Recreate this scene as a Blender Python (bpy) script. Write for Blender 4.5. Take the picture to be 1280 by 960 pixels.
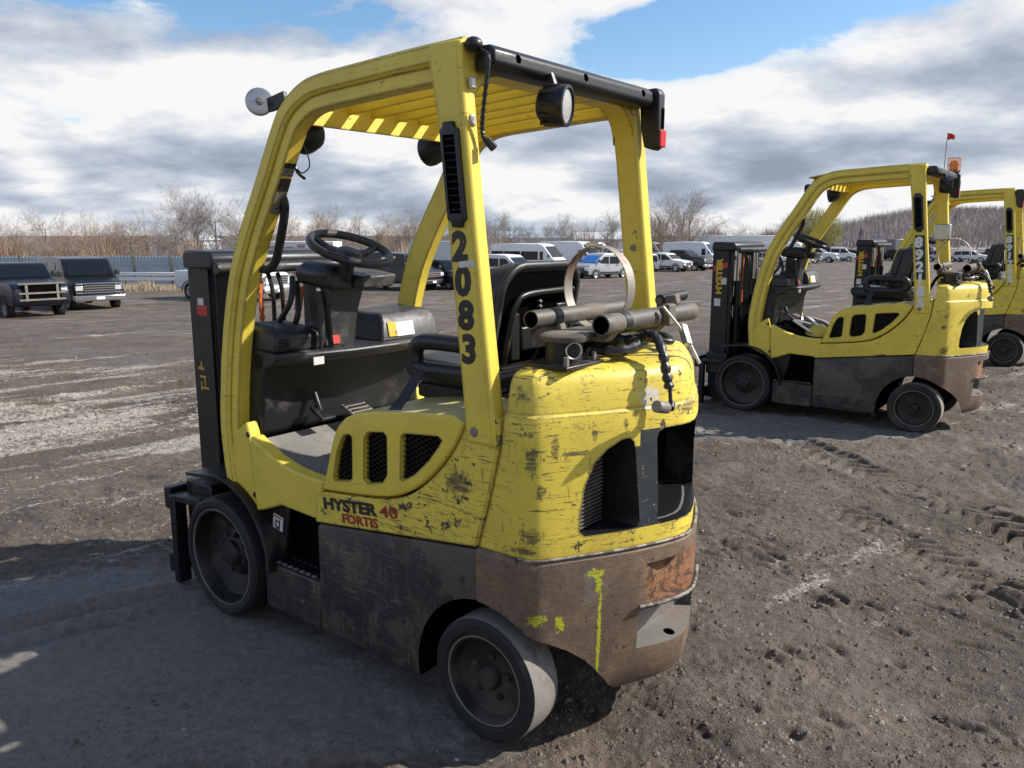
import bpy, bmesh, math, random
import numpy as np
from mathutils import Vector, Matrix
R = math.radians
for o in list(bpy.data.objects): bpy.data.objects.remove(o)
scene = bpy.context.scene
C = scene.collection

# ------------------------------------------------------------------ camera
CAM_H = 1.566
cam = bpy.data.cameras.new('camera'); cam_o = bpy.data.objects.new('camera', cam); C.objects.link(cam_o)
cam.sensor_width = 36.0; cam.lens = 1010.46 / 1280 * 36.0
cam.clip_start = 0.05; cam.clip_end = 6000
cam_o.location = (0, 0, CAM_H); cam_o.rotation_euler = (R(90 - 10.48), 0, 0)
scene.camera = cam_o

# ------------------------------------------------------------------ sky, sun, exposure
SUN_EL, SUN_AZ = R(37.5), R(6)          # azimuth counted from +X towards +Y
w = bpy.data.worlds.new('World'); scene.world = w; w.use_nodes = True
nt = w.node_tree; nt.nodes.clear()
def N(nt, t, **k):
    n = nt.nodes.new(t)
    for a, b in k.items():
        if a == 'ins':
            for i, v in b.items():
                if hasattr(v, 'is_linked'): nt.links.new(v, n.inputs[i])
                else: n.inputs[i].default_value = v
        else: setattr(n, a, b)
    return n
def Mth(nt, op, a, b=0.0, c=0.0, clamp=False):
    return N(nt, 'ShaderNodeMath', operation=op, use_clamp=clamp, ins={0: a, 1: b, 2: c}).outputs[0]
def ramp(nt, fac, stops, interp='LINEAR'):
    n = N(nt, 'ShaderNodeValToRGB'); n.color_ramp.interpolation = interp
    el = n.color_ramp.elements
    while len(el) < len(stops): el.new(0.5)
    for e, (p, c) in zip(el, stops):
        e.position = p; e.color = c if len(c) == 4 else (*c, 1)
    nt.links.new(fac, n.inputs[0]); return n.outputs[0]
def mixc(nt, fac, a, b, mode='MIX'):
    n = N(nt, 'ShaderNodeMix', data_type='RGBA', blend_type=mode)
    for i, v in ((0, fac), (6, a), (7, b)):
        if hasattr(v, 'is_linked'): nt.links.new(v, n.inputs[i])
        else: n.inputs[i].default_value = v if i == 0 else ((*v, 1) if len(v) == 3 else v)
    return n.outputs[2]
def sstep(nt, x, a, b):
    return N(nt, 'ShaderNodeMapRange', interpolation_type='SMOOTHSTEP', ins={0: x, 1: a, 2: b, 3: 0.0, 4: 1.0}).outputs[0]
sky = N(nt, 'ShaderNodeTexSky', sky_type='NISHITA', sun_disc=False, sun_elevation=SUN_EL, sun_rotation=R(90) - SUN_AZ,
        altitude=200, air_density=1.0, dust_density=0.7, ozone_density=1.5)
tc = N(nt, 'ShaderNodeTexCoord')
sep = N(nt, 'ShaderNodeSeparateXYZ', ins={0: tc.outputs['Generated']})
dx, dy, dz = sep.outputs
zc = Mth(nt, 'MAXIMUM', dz, 0.0)
az = Mth(nt, 'ARCTAN2', dx, dy); el = Mth(nt, 'ARCSINE', zc)
den = Mth(nt, 'ADD', zc, 0.26)
def cloudnoise(scale, detail, rough, w4, k=1.0, du=0.0):
    x = Mth(nt, 'ADD', Mth(nt, 'DIVIDE', Mth(nt, 'MULTIPLY', dx, k), den), du); y = Mth(nt, 'DIVIDE', Mth(nt, 'MULTIPLY', dy, k), den)
    v = N(nt, 'ShaderNodeCombineXYZ', ins={0: x, 1: y, 2: w4})
    return N(nt, 'ShaderNodeTexNoise', ins={'Vector': v.outputs[0], 'Scale': scale, 'Detail': detail, 'Roughness': rough, 'Distortion': 0.15}).outputs['Fac']
SEED = 3.7
n1 = cloudnoise(1.35, 12, 0.60, SEED)
n2 = cloudnoise(1.35, 5, 0.50, SEED, 0.90, .05)     # the same field a little higher and nearer the sun
n3 = cloudnoise(3.4, 7, 0.6, 8.1)
def blob(a0, e0, ra, re, slope, amp):
    da = Mth(nt, 'SUBTRACT', az, a0)
    de = Mth(nt, 'SUBTRACT', Mth(nt, 'SUBTRACT', el, e0), Mth(nt, 'MULTIPLY', da, slope))
    q = Mth(nt, 'ADD', Mth(nt, 'POWER', Mth(nt, 'ABSOLUTE', Mth(nt, 'DIVIDE', da, ra)), 2), Mth(nt, 'POWER', Mth(nt, 'ABSOLUTE', Mth(nt, 'DIVIDE', de, re)), 2))
    return Mth(nt, 'MULTIPLY', Mth(nt, 'EXPONENT', Mth(nt, 'MULTIPLY', q, -1)), amp)
bias = None
for b in [(-0.50, 0.272, 0.27, 0.032, 0.0, -0.37), (0.16, 0.205, 0.19, 0.026, 0.16, -0.27), (0.44, 0.268, 0.28, 0.024, 0.10, -0.26), (-0.47, 0.118, 0.035, 0.014, 0, -0.20), (0.05, 0.275, 0.24, 0.026, 0.0, 0.22),
          (0.48, 0.165, 0.24, 0.045, 0.22, 0.20), (-0.22, 0.20, 0.22, 0.045, 0, 0.15), (-0.55, 0.19, 0.14, 0.03, 0, 0.12), (0.0, 0.10, 1.2, 0.05, 0, 0.10)]:
    v = blob(*b); bias = v if bias is None else Mth(nt, 'ADD', bias, v)
low = Mth(nt, 'SUBTRACT', Mth(nt, 'MULTIPLY', Mth(nt, 'EXPONENT', Mth(nt, 'MULTIPLY', el, -10)), 0.22), Mth(nt, 'MULTIPLY', sstep(nt, el, .32, .75), .10))   # clouds thin out overhead
dens = Mth(nt, 'ADD', Mth(nt, 'ADD', n1, bias), low)
cover = ramp(nt, dens, [(0.43, (0, 0, 0)), (0.475, (0.75, 0.75, 0.75)), (0.54, (1, 1, 1))])
dif = Mth(nt, 'MULTIPLY', Mth(nt, 'SUBTRACT', n1, n2), 3.3)
thick = Mth(nt, 'MULTIPLY', Mth(nt, 'SUBTRACT', Mth(nt, 'ADD', n1, Mth(nt, 'MULTIPLY', bias, .7)), 0.52), 1.25)
sh = Mth(nt, 'ADD', Mth(nt, 'SUBTRACT', 0.77, thick), dif)
sh = Mth(nt, 'ADD', sh, Mth(nt, 'MULTIPLY', Mth(nt, 'SUBTRACT', n3, 0.5), 0.7))
ccol = ramp(nt, sh, [(0.12, (0.34, 0.40, 0.50)), (0.42, (0.47, 0.54, 0.66)), (0.70, (0.70, 0.76, 0.85)), (0.98, (1.06, 1.06, 1.06))])
hs = N(nt, 'ShaderNodeHueSaturation', ins={'Saturation': 1.2, 'Value': 1.6, 'Color': sky.outputs[0]})
bg1 = N(nt, 'ShaderNodeBackground', ins={0: hs.outputs[0], 1: 0.075})
bg2 = N(nt, 'ShaderNodeBackground', ins={0: ccol, 1: 0.63})
mx = N(nt, 'ShaderNodeMixShader', ins={0: cover, 1: bg1.outputs[0], 2: bg2.outputs[0]})
N(nt, 'ShaderNodeOutputWorld', ins={0: mx.outputs[0]})

sl = bpy.data.lights.new('sun', 'SUN'); sl.energy = 5.0; sl.angle = R(0.6); sl.color = (1.0, 0.95, 0.87)
so = bpy.data.objects.new('sun', sl); C.objects.link(so); so.location = (30, 5, 30)
sun_dir = Vector((math.cos(SUN_EL) * math.cos(SUN_AZ), math.cos(SUN_EL) * math.sin(SUN_AZ), math.sin(SUN_EL)))
so.rotation_euler = (-sun_dir).to_track_quat('-Z', 'Y').to_euler()
vs = scene.view_settings; vs.view_transform = 'Standard'; vs.look = 'None'; vs.exposure = 0.5; vs.gamma = 1.0; vs.use_curve_mapping = False

# ------------------------------------------------------------------ helpers
rnd = random.Random(7)
def tag(o, label=None, cat=None, group=None, kind=None):
    for k, v in (('label', label), ('category', cat), ('group', group), ('kind', kind)):
        if v: o[k] = v
    return o
def empty(name, loc=(0, 0, 0), rz=0):
    o = bpy.data.objects.new(name, None); C.objects.link(o); o.location = loc; o.rotation_euler = (0, 0, rz); o.empty_display_size = .2
    return o
def copy_tree(o, parent=None):
    c = o.copy(); C.objects.link(c); c.parent = parent
    for ch in list(o.children): copy_tree(ch, c)
    return c
class MB:
    def __init__(s): s.v = []; s.f = []; s.m = []; s.mi = 0
    def add(s, vs, fs):
        n = len(s.v); s.v += [tuple(p) for p in vs]; s.f += [tuple(i + n for i in f) for f in fs]; s.m += [s.mi] * len(fs); return s
    def box(s, x0, x1, y0, y1, z0, z1, M=None):
        vs = [Vector((x, y, z)) for x in (x0, x1) for y in (y0, y1) for z in (z0, z1)]
        if M: vs = [M @ q for q in vs]
        return s.add(vs, [(0, 1, 3, 2), (4, 6, 7, 5), (0, 4, 5, 1), (2, 3, 7, 6), (0, 2, 6, 4), (1, 5, 7, 3)])
    def obox(s, c, size, rot=(0, 0, 0)):
        from mathutils import Euler
        M = Matrix.Translation(c) @ Euler(rot).to_matrix().to_4x4()
        a, b, d = [q / 2 for q in size]
        return s.box(-a, a, -b, b, -d, d, M)
    def prism(s, poly, ax, a, b):
        # polygon in the two other axes, extruded along ax from a to b
        k = {'X': lambda u, v, t: (t, u, v), 'Y': lambda u, v, t: (u, t, v), 'Z': lambda u, v, t: (u, v, t)}[ax]
        n = len(poly)
        vs = [k(u, v, a) for u, v in poly] + [k(u, v, b) for u, v in poly]
        ar = sum(poly[i][0] * poly[(i + 1) % n][1] - poly[(i + 1) % n][0] * poly[i][1] for i in range(n))
        fl = (ar > 0) ^ (ax == 'Y') ^ (b < a)
        A = tuple(range(n)); B = tuple(range(n, 2 * n))
        sd = [(i, (i + 1) % n, n + (i + 1) % n, n + i) for i in range(n)]
        if fl: fs = [A[::-1], B] + sd
        else: fs = [A, B[::-1]] + [q[::-1] for q in sd]
        return s.add(vs, fs)
    def loft(s, loops, caps=True, closed=True):
        n = len(loops[0]); vs = [q for l in loops for q in l]; fs = []
        for j in range(len(loops) - 1):
            for i in range(n if closed else n - 1):
                i2 = (i + 1) % n; fs.append((j * n + i, j * n + i2, (j + 1) * n + i2, (j + 1) * n + i))
        if caps:
            fs.append(tuple(range(n))[::-1]); k = (len(loops) - 1) * n; fs.append(tuple(range(k, k + n)))
        return s.add(vs, fs)
    def sweep(s, path, sect, up=(0, 1, 0), caps=True, closed=False):
        # section points (a, b): a along the normal (tangent x up), b along up
        P = [Vector(q) for q in path]; U = Vector(up); loops = []; n = len(P)
        for i, q in enumerate(P):
            t = (P[(i + 1) % n] - P[i - 1]) if closed else (P[min(i + 1, n - 1)] - P[max(i - 1, 0)])
            t.normalize(); nn = t.cross(U); nn.normalize(); b = nn.cross(t); b.normalize()
            loops.append([q + nn * a + b * c for a, c in sect])
        if closed: loops.append(loops[0])
        return s.loft(loops, caps and not closed)
    def tube(s, path, r, n=10, caps=True, closed=False):
        P = [Vector(q) for q in path]; m = len(P); loops = []
        rr = r if isinstance(r, (list, tuple)) else [r] * m
        prev = None
        for i, q in enumerate(P):
            t = (P[(i + 1) % m] - P[i - 1]) if closed else (P[min(i + 1, m - 1)] - P[max(i - 1, 0)])
            t.normalize()
            if prev is None:
                a = Vector((0, 0, 1)) if abs(t.z) < .9 else Vector((1, 0, 0))
                u = a - t * a.dot(t)
            else: u = prev - t * prev.dot(t)
            u.normalize(); prev = u; vv = t.cross(u)
            loops.append([q + (u * math.cos(k * 2 * math.pi / n) + vv * math.sin(k * 2 * math.pi / n)) * rr[i] for k in range(n)])
        if closed: loops.append(loops[0])
        return s.loft(loops, caps and not closed)
    def lathe(s, prof, o, ax, n=32, caps=True):
        # profile (r, h) round the axis ax through o
        A = Vector(ax).normalized(); B = Vector((0, 0, 1)) if abs(A.z) < .9 else Vector((1, 0, 0))
        U = (B - A * B.dot(A)).normalized(); V = A.cross(U); O = Vector(o)
        return s.loft([[O + A * h + (U * math.cos(2 * math.pi * k / n) + V * math.sin(2 * math.pi * k / n)) * r for k in range(n)] for r, h in prof], caps)
    def sphere(s, c, r, n=16, m=10, sc=(1, 1, 1)):
        c = Vector(c)
        return s.loft([[c + Vector((r * sc[0] * math.sin(a) * math.cos(2 * math.pi * k / n), r * sc[1] * math.sin(a) * math.sin(2 * math.pi * k / n), -r * sc[2] * math.cos(a))) for k in range(n)]
                       for a in [math.pi * (j + .02) / (m + .04) for j in range(m + 1)]], True)
    def mesh(s, name):
        me = bpy.data.meshes.new(name); me.from_pydata(s.v, [], s.f); me.polygons.foreach_set('material_index', s.m); me.update(); return me
    def build(s, name, mats, parent=None, bevel=0, seg=2, ang=35, smooth=40):
        me = s.mesh(name); o = bpy.data.objects.new(name, me); C.objects.link(o)
        for m in (mats if isinstance(mats, (list, tuple)) else [mats]): me.materials.append(m)
        o.parent = parent
        fix(me); 
        if bevel:
            b = o.modifiers.new('bevel', 'BEVEL'); b.width = bevel; b.segments = seg; b.limit_method = 'ANGLE'; b.angle_limit = R(ang); b.use_clamp_overlap = True
        if smooth:
            me.polygons.foreach_set('use_smooth', [True] * len(me.polygons)); me.set_sharp_from_angle(angle=R(smooth))
        return o
def fix(me):
    bm = bmesh.new(); bm.from_mesh(me); bmesh.ops.remove_doubles(bm, verts=bm.verts, dist=1e-5)
    bmesh.ops.recalc_face_normals(bm, faces=bm.faces); bm.to_mesh(me); bm.free()
def cut(o, mb, smooth=35, idx=1):
    """boolean difference with the shapes of each MB in turn; cut faces take material slot 1"""
    for b in (mb if isinstance(mb, list) else [mb]):
        me = b.mesh('cutter'); fix(me); k = bpy.data.objects.new('cutter', me); C.objects.link(k)
        me.polygons.foreach_set('material_index', [idx] * len(me.polygons))
        for i in range(idx + 1): me.materials.append(o.data.materials[min(i, len(o.data.materials) - 1)])
        md = o.modifiers.new('bool', 'BOOLEAN'); md.object = k; md.operation = 'DIFFERENCE'; md.solver = 'EXACT'; md.material_mode = 'INDEX'
        bpy.context.view_layer.update(); dg = bpy.context.evaluated_depsgraph_get()
        nm = bpy.data.meshes.new_from_object(o.evaluated_get(dg)); old = o.data
        o.modifiers.clear(); nm.name = old.name; o.data = nm
        bpy.data.objects.remove(k); bpy.data.meshes.remove(me)
    if smooth:
        o.data.polygons.foreach_set('use_smooth', [True] * len(o.data.polygons)); o.data.set_sharp_from_angle(angle=R(smooth))
    return o
def catmull(pts, n=6):
    P = [Vector(q) for q in pts]; out = []
    for i in range(len(P) - 1):
        a, b, c, d = P[max(i - 1, 0)], P[i], P[i + 1], P[min(i + 2, len(P) - 1)]
        for k in range(n):
            t = k / n
            out.append(.5 * ((2 * b) + (c - a) * t + (2 * a - 5 * b + 4 * c - d) * t * t + (3 * b - a - 3 * c + d) * t ** 3))
    out.append(P[-1]); return out
def text_mesh(txt, size, bold=0.0, depth=0.0006, align='LEFT', sx=1.0):
    cu = bpy.data.curves.new('lettering', 'FONT'); cu.body = txt; cu.size = size; cu.extrude = depth; cu.offset = bold; cu.align_x = align; cu.resolution_u = 3
    o = bpy.data.objects.new('lettering', cu); C.objects.link(o); bpy.context.view_layer.update()
    me = bpy.data.meshes.new_from_object(o.evaluated_get(bpy.context.evaluated_depsgraph_get()))
    bpy.data.objects.remove(o); bpy.data.curves.remove(cu)
    if sx != 1: me.transform(Matrix.Diagonal((sx, 1, 1, 1)))
    return me
def lettering(name, txt, size, o, right, up, mat, parent, **k):
    me = text_mesh(txt, size, **k); r = Vector(right).normalized(); u = Vector(up).normalized(); n = r.cross(u)
    M = Matrix((r, u, n)).transposed().to_4x4(); M.translation = Vector(o); me.transform(M)
    me.materials.clear(); me.materials.append(mat); me.name = name
    ob = bpy.data.objects.new(name, me); C.objects.link(ob); ob.parent = parent; return ob

# ------------------------------------------------------------------ materials
def new_mat(name):
    m = bpy.data.materials.new(name); m.use_nodes = True; nt = m.node_tree
    return m, nt, nt.nodes['Principled BSDF']
def coords(nt, sc=(1, 1, 1), offs=True, rot=(0, 0, 0)):
    tc = N(nt, 'ShaderNodeTexCoord'); v = tc.outputs['Object']
    if offs:
        oi = N(nt, 'ShaderNodeObjectInfo')
        k = Mth(nt, 'MULTIPLY', oi.outputs['Random'], 37.0)
        v = N(nt, 'ShaderNodeVectorMath', operation='ADD', ins={0: v, 1: k}).outputs[0]
    return N(nt, 'ShaderNodeMapping', ins={'Vector': v, 'Scale': sc, 'Rotation': rot}).outputs[0]
def noise(nt, vec, scale, detail=5, rough=.6, dist=0):
    return N(nt, 'ShaderNodeTexNoise', ins={'Vector': vec, 'Scale': scale, 'Detail': detail, 'Roughness': rough, 'Distortion': dist}).outputs['Fac']
def plain(name, col, rough=.5, metal=0, var=.15, scale=9, bump=.0, spec=.5, bscale=60, dirt=None, dirt_amt=.0, coat=0):
    m, nt, b = new_mat(name); v = coords(nt)
    n = noise(nt, v, scale, 6, .65)
    f = Mth(nt, 'ADD', 1 - var, Mth(nt, 'MULTIPLY', n, 2 * var))
    c = mixc(nt, 1.0, (*col, 1), f, 'MULTIPLY')
    if dirt:
        d = sstep(nt, noise(nt, v, scale * .45, 7, .7), .62 - dirt_amt * .35, .80 - dirt_amt * .3)
        c = mixc(nt, Mth(nt, 'MULTIPLY', d, .8), c, dirt)
        nt.links.new(Mth(nt, 'ADD', rough, Mth(nt, 'MULTIPLY', d, .9 - rough)), b.inputs['Roughness'])
    else:
        nt.links.new(Mth(nt, 'ADD', rough - .08, Mth(nt, 'MULTIPLY', n, .16)), b.inputs['Roughness'])
    nt.links.new(c, b.inputs['Base Color']); b.inputs['Metallic'].default_value = metal; b.inputs['Specular IOR Level'].default_value = spec
    if coat: b.inputs['Coat Weight'].default_value = coat; b.inputs['Coat Roughness'].default_value = .08
    if bump:
        bp = N(nt, 'ShaderNodeBump', ins={'Strength': bump, 'Distance': .004, 'Height': noise(nt, v, bscale, 4, .6)})
        nt.links.new(bp.outputs[0], b.inputs['Normal'])
    return m
def spotmask(nt, spots, v):
    tcv = N(nt, 'ShaderNodeTexCoord').outputs['Object']; tot = None
    for x, y, z, rx, ry, rz in spots:
        q = N(nt, 'ShaderNodeVectorMath', operation='DIVIDE', ins={0: N(nt, 'ShaderNodeVectorMath', operation='SUBTRACT', ins={0: tcv, 1: (x, y, z)}).outputs[0], 1: (rx, ry, rz)})
        L = N(nt, 'ShaderNodeVectorMath', operation='LENGTH', ins={0: q.outputs[0]}).outputs['Value']
        k = Mth(nt, 'SUBTRACT', 1.0, L); tot = k if tot is None else Mth(nt, 'MAXIMUM', tot, k)
    sp = sstep(nt, Mth(nt, 'ADD', tot, Mth(nt, 'MULTIPLY', Mth(nt, 'SUBTRACT', noise(nt, v, 48, 8, .8), .5), 3.6)), .10, .36)
    return Mth(nt, 'MULTIPLY', sp, sstep(nt, tot, -.30, .05))
def worn(name, base, chip, chip_t=.70, scr_t=.71, dust=None, grime=(.16, .13, .09), grime_amt=.35, rough=.42, spots=(), bump=.15, grain=0, crack=0, edge=0, spot_col=None, bare=(), under=None, under_t=.62, scr_mix=.8):
    """paint with colour drift, grime, chips and thin mostly level scratches; spots = list of (x, y, z, rx, ry, rz) worn areas"""
    m, nt, b = new_mat(name); v = coords(nt)
    n0 = noise(nt, v, 2.6, 5, .55); n1 = noise(nt, v, 22, 8, .72); n2 = noise(nt, coords(nt, (11, 11, 120)), 1.0, 6, .74, .8); n3 = noise(nt, v, 6, 8, .7)
    n4 = noise(nt, coords(nt, (70, 70, 9)), 1.0, 5, .7)
    c = mixc(nt, 1.0, (*base, 1), Mth(nt, 'ADD', .80, Mth(nt, 'MULTIPLY', n0, .40)), 'MULTIPLY')
    g = Mth(nt, 'MULTIPLY', sstep(nt, n3, .42, .78), grime_amt)
    c = mixc(nt, g, c, (*grime, 1))
    if under: c = mixc(nt, sstep(nt, noise(nt, v, 3.4, 9, .72), under_t, under_t + .05), c, (*under, 1))
    a = Mth(nt, 'MULTIPLY', sstep(nt, n0, .38, .66), .045)
    if dust:
        gn = N(nt, 'ShaderNodeSeparateXYZ', ins={0: N(nt, 'ShaderNodeNewGeometry').outputs['Normal']}).outputs[2]
        c = mixc(nt, Mth(nt, 'MULTIPLY', sstep(nt, gn, .55, .95), Mth(nt, 'ADD', .25, Mth(nt, 'MULTIPLY', n3, .8))), c, (*dust, 1))
    ch = sstep(nt, Mth(nt, 'ADD', n1, a), chip_t, chip_t + .025)
    s1 = Mth(nt, 'MULTIPLY', sstep(nt, Mth(nt, 'ADD', n2, a), scr_t, scr_t + .03), scr_mix)
    s2 = Mth(nt, 'MULTIPLY', sstep(nt, n4, scr_t + .02, scr_t + .05), scr_mix * .7)
    ck = sstep(nt, Mth(nt, 'ABSOLUTE', Mth(nt, 'SUBTRACT', noise(nt, coords(nt, (7, 7, 16)), 1.0, 5, .6), .5)), .012, .004)
    ck = Mth(nt, 'MULTIPLY', Mth(nt, 'MULTIPLY', ck, sstep(nt, noise(nt, v, 7.5, 3, .6), .54, .64)), scr_mix * crack)
    dm = Mth(nt, 'MAXIMUM', Mth(nt, 'MAXIMUM', ch, ck), Mth(nt, 'MAXIMUM', s1, s2))
    if edge:
        bv = N(nt, 'ShaderNodeBevel', samples=4, ins={'Radius': .012}); gn_ = N(nt, 'ShaderNodeNewGeometry')
        dt = N(nt, 'ShaderNodeVectorMath', operation='DOT_PRODUCT', ins={0: bv.outputs[0], 1: gn_.outputs['Normal']}).outputs['Value']
        em = sstep(nt, Mth(nt, 'ADD', Mth(nt, 'MULTIPLY', Mth(nt, 'SUBTRACT', 1.0, dt), 5.0), Mth(nt, 'MULTIPLY', Mth(nt, 'SUBTRACT', noise(nt, v, 30, 8, .75), .5), 1.1)), .22, .34)
        dm = Mth(nt, 'MAXIMUM', dm, Mth(nt, 'MULTIPLY', Mth(nt, 'MULTIPLY', em, sstep(nt, dt, .995, .96)), edge))
    if spots:
        sp = spotmask(nt, spots, v)
        if spot_col: c = mixc(nt, sp, c, (*spot_col, 1))
        else: dm = Mth(nt, 'MAXIMUM', dm, Mth(nt, 'MULTIPLY', sp, Mth(nt, 'ADD', .35, Mth(nt, 'MULTIPLY', sstep(nt, n2, .38, .55), .55))))
    if bare: c = mixc(nt, spotmask(nt, bare, v), c, (.60, .58, .54, 1))
    cc = mixc(nt, n3, (*[q * .5 for q in chip], 1), (*[min(q * 1.8, 1) for q in chip], 1))
    c = mixc(nt, dm, c, cc)
    nt.links.new(c, b.inputs['Base Color'])
    nt.links.new(Mth(nt, 'ADD', Mth(nt, 'ADD', rough - .05, Mth(nt, 'MULTIPLY', n3, .15)), Mth(nt, 'MULTIPLY', dm, .25)), b.inputs['Roughness'])
    h = Mth(nt, 'SUBTRACT', Mth(nt, 'MULTIPLY', n3, .15), dm)
    if grain: h = Mth(nt, 'ADD', h, Mth(nt, 'MULTIPLY', noise(nt, v, 130, 6, .75), 1.6)); c2 = noise(nt, coords(nt, (40, 40, 90)), 1, 6, .75); c = mixc(nt, 1.0, c, Mth(nt, 'ADD', .35, Mth(nt, 'MULTIPLY', c2, 1.3)), 'MULTIPLY'); nt.links.new(c, b.inputs['Base Color'])
    bp = N(nt, 'ShaderNodeBump', ins={'Strength': bump, 'Distance': .002, 'Height': h}); nt.links.new(bp.outputs[0], b.inputs['Normal'])
    return m
YEL = (.74, .575, .075)
M = {}
M['yellow'] = worn('yellow_paint', YEL, (.05, .04, .03), chip_t=.675, scr_t=.65, edge=.8, grime=(.22, .15, .03), grime_amt=.25)
M['yellow_hood'] = worn('dusty_yellow_paint', YEL, (.05, .04, .03), chip_t=.69, scr_t=.665, edge=.7, grime=(.22, .15, .03), grime_amt=.25, dust=(.36, .34, .26))
M['edge'] = worn('rubbed_bare_edge', (.27, .255, .235), (.08, .055, .04), chip_t=.50, scr_t=.55, rough=.45, grime=(.12, .08, .05), grime_amt=.9)
M['yellow_worn'] = worn('yellow_paint_worn', YEL, (.055, .042, .032), chip_t=.62, scr_t=.59, grime=(.24, .16, .04), grime_amt=.35, crack=.7, edge=.85,
    spots=[(-.172, .495, .93, .022, .03, .06), (-.175, .495, .71, .045, .04, .03), (-.13, .5, 1.12, .035, .03, .022), (-.192, .475, .84, .015, .03, .025), (-.15, .5, .66, .07, .03, .014), (-.12, .5, 1.14, .04, .03, .02),
           (.10, .505, .825, .055, .02, .048), (-.215, .437, .965, .014, .018, .036), (-.25, .38, .948, .05, .06, .009), (-.05, .5, .98, .03, .03, .02), (-.41, .0, 1.05, .05, .08, .025), (-.28, .33, 1.0, .012, .012, .02), (-.33, .24, 1.02, .012, .012, .02), (-.30, .3, 1.12, .02, .02, .03)],
    bare=[(-.385, .155, 1.092, .06, .045, .045)])
M['dark_panel'] = worn('dark_side_panel', (.020, .020, .021), (.15, .13, .11), chip_t=.66, scr_t=.585, grime=(.10, .072, .05), grime_amt=.85, rough=.45, scr_mix=.45, under=(.070, .058, .047), under_t=.52)
M['yellow_other'] = worn('yellow_paint_scuffed', YEL, (.055, .042, .032), chip_t=.65, scr_t=.62, grime=(.24, .16, .04), grime_amt=.35, spots=[(-.175, .49, .68, .05, .05, .045), (-.17, .5, .95, .02, .03, .03), (-.16, .5, .86, .02, .03, .02), (.25, .505, .60, .10, .02, .02), (-.3, .3, 1.1, .03, .03, .03)])
M['bumper'] = worn('bare_iron_bumper', (.125, .085, .057), (.04, .035, .032), chip_t=.64, scr_t=.62, grime=(.27, .175, .105), grime_amt=.9, rough=.55, scr_mix=.6, under=(.16, .14, .12), under_t=.57, bump=.5, grain=1)
M['bumper_marked'] = worn('bare_iron_bumper_marked', (.125, .085, .057), (.04, .035, .032), chip_t=.64, scr_t=.62, grime=(.27, .175, .105), grime_amt=.9, rough=.55, scr_mix=.6, under=(.16, .14, .12), under_t=.57, bump=.5, grain=1,
                    spot_col=(.45, .46, .02), spots=[(-.295, .312, .33, .011, .007, .34), (-.285, .325, .575, .03, .034, .018), (-.29, .315, .54, .014, .014, .05), (-.185, .485, .452, .03, .045, .020), (-.228, .425, .43, .014, .02, .035)])
M['rust'] = worn('rusty_recess', (.20, .085, .035), (.06, .03, .02), chip_t=.55, scr_t=.58, grime=(.34, .20, .10), grime_amt=.9, rough=.8, bump=.6, grain=1)
M['black'] = plain('black_plastic', (.011, .012, .014), .42, bump=.15, dirt=(.075, .068, .06, 1), dirt_amt=.2)
M['black_dusty'] = plain('dusty_black_plastic', (.018, .019, .021), .45, bump=.2, dirt=(.10, .092, .08, 1), dirt_amt=.4)
M['black_metal'] = plain('black_metal', (.011, .011, .012), .4, 0.2, bump=.1, dirt=(.07, .06, .05, 1), dirt_amt=.3)
M['shade_black'] = plain('cavity_shade_black', (.004, .004, .004), .95, spec=0)  # near black without gloss, stands in for shade inside openings and under the truck
M['rubber'] = plain('tyre_rubber', (.010, .010, .010), .7, bump=.35, dirt=(.075, .068, .06, 1), dirt_amt=.3, scale=6)
M['tread'] = plain('dusty_worn_tread', (.20, .185, .165), .9, bump=.5, dirt=(.07, .065, .06, 1), dirt_amt=.35, scale=12)
M['rim'] = plain('dark_wheel_steel', (.018, .018, .018), .5, .3, dirt=(.095, .082, .068, 1), dirt_amt=.5)
M['grey_metal'] = plain('dusty_grey_steel', (.22, .20, .18), .5, .5, dirt=(.30, .27, .22, 1), dirt_amt=.5)
M['floor_mat'] = plain('dusty_floor_mat', (.15, .145, .135), .85, bump=.4, dirt=(.24, .22, .19, 1), dirt_amt=.5)
M['bright_metal'] = plain('scuffed_bright_steel', (.55, .53, .50), .35, .9, dirt=(.25, .17, .10, 1), dirt_amt=.25)
M['hoop'] = plain('weathered_steel_band', (.30, .27, .235), .5, .5, dirt=(.16, .075, .04, 1), dirt_amt=.5, scale=14)
M['dirty_steel'] = plain('grimy_dark_steel', (.085, .078, .070), .55, .3, dirt=(.20, .17, .135, 1), dirt_amt=.5, scale=12, bump=.2)
M['mirror_metal'] = plain('galvanised_cap', (.38, .39, .40), .3, .85, var=.12, dirt=(.3, .29, .27, 1), dirt_amt=.3)
M['chrome'] = plain('chrome', (.7, .7, .7), .15, 1, var=.05)
M['lens'] = plain('clear_lamp_lens', (.42, .42, .41), .15, 0, var=.2, scale=120, bump=.6, bscale=160)
M['red_lens'] = plain('red_lamp_lens', (.55, .02, .02), .2)
M['orange_lens'] = plain('amber_lens', (.62, .22, .015), .25)
M['white_print'] = worn('white_print', (.72, .72, .70), (.1, .1, .1), chip_t=.70, scr_t=.72)
M['black_print'] = worn('faded_black_print', (.018, .016, .015), (.50, .37, .03), chip_t=.66, scr_t=.68, grime_amt=.1, scr_mix=1)
M['red_print'] = worn('faded_red_print', (.28, .03, .02), (.5, .36, .04), chip_t=.68, scr_t=.69, grime_amt=.1, scr_mix=1)
M['red_decal'] = plain('red_decal', (.45, .03, .02), .5)
M['yellow_print'] = worn('yellow_print', (.62, .40, .02), (.03, .03, .03), chip_t=.66, scr_t=.68)
M['paper'] = plain('sticker_paper', (.62, .61, .58), .6, var=.35, scale=55)
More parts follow.
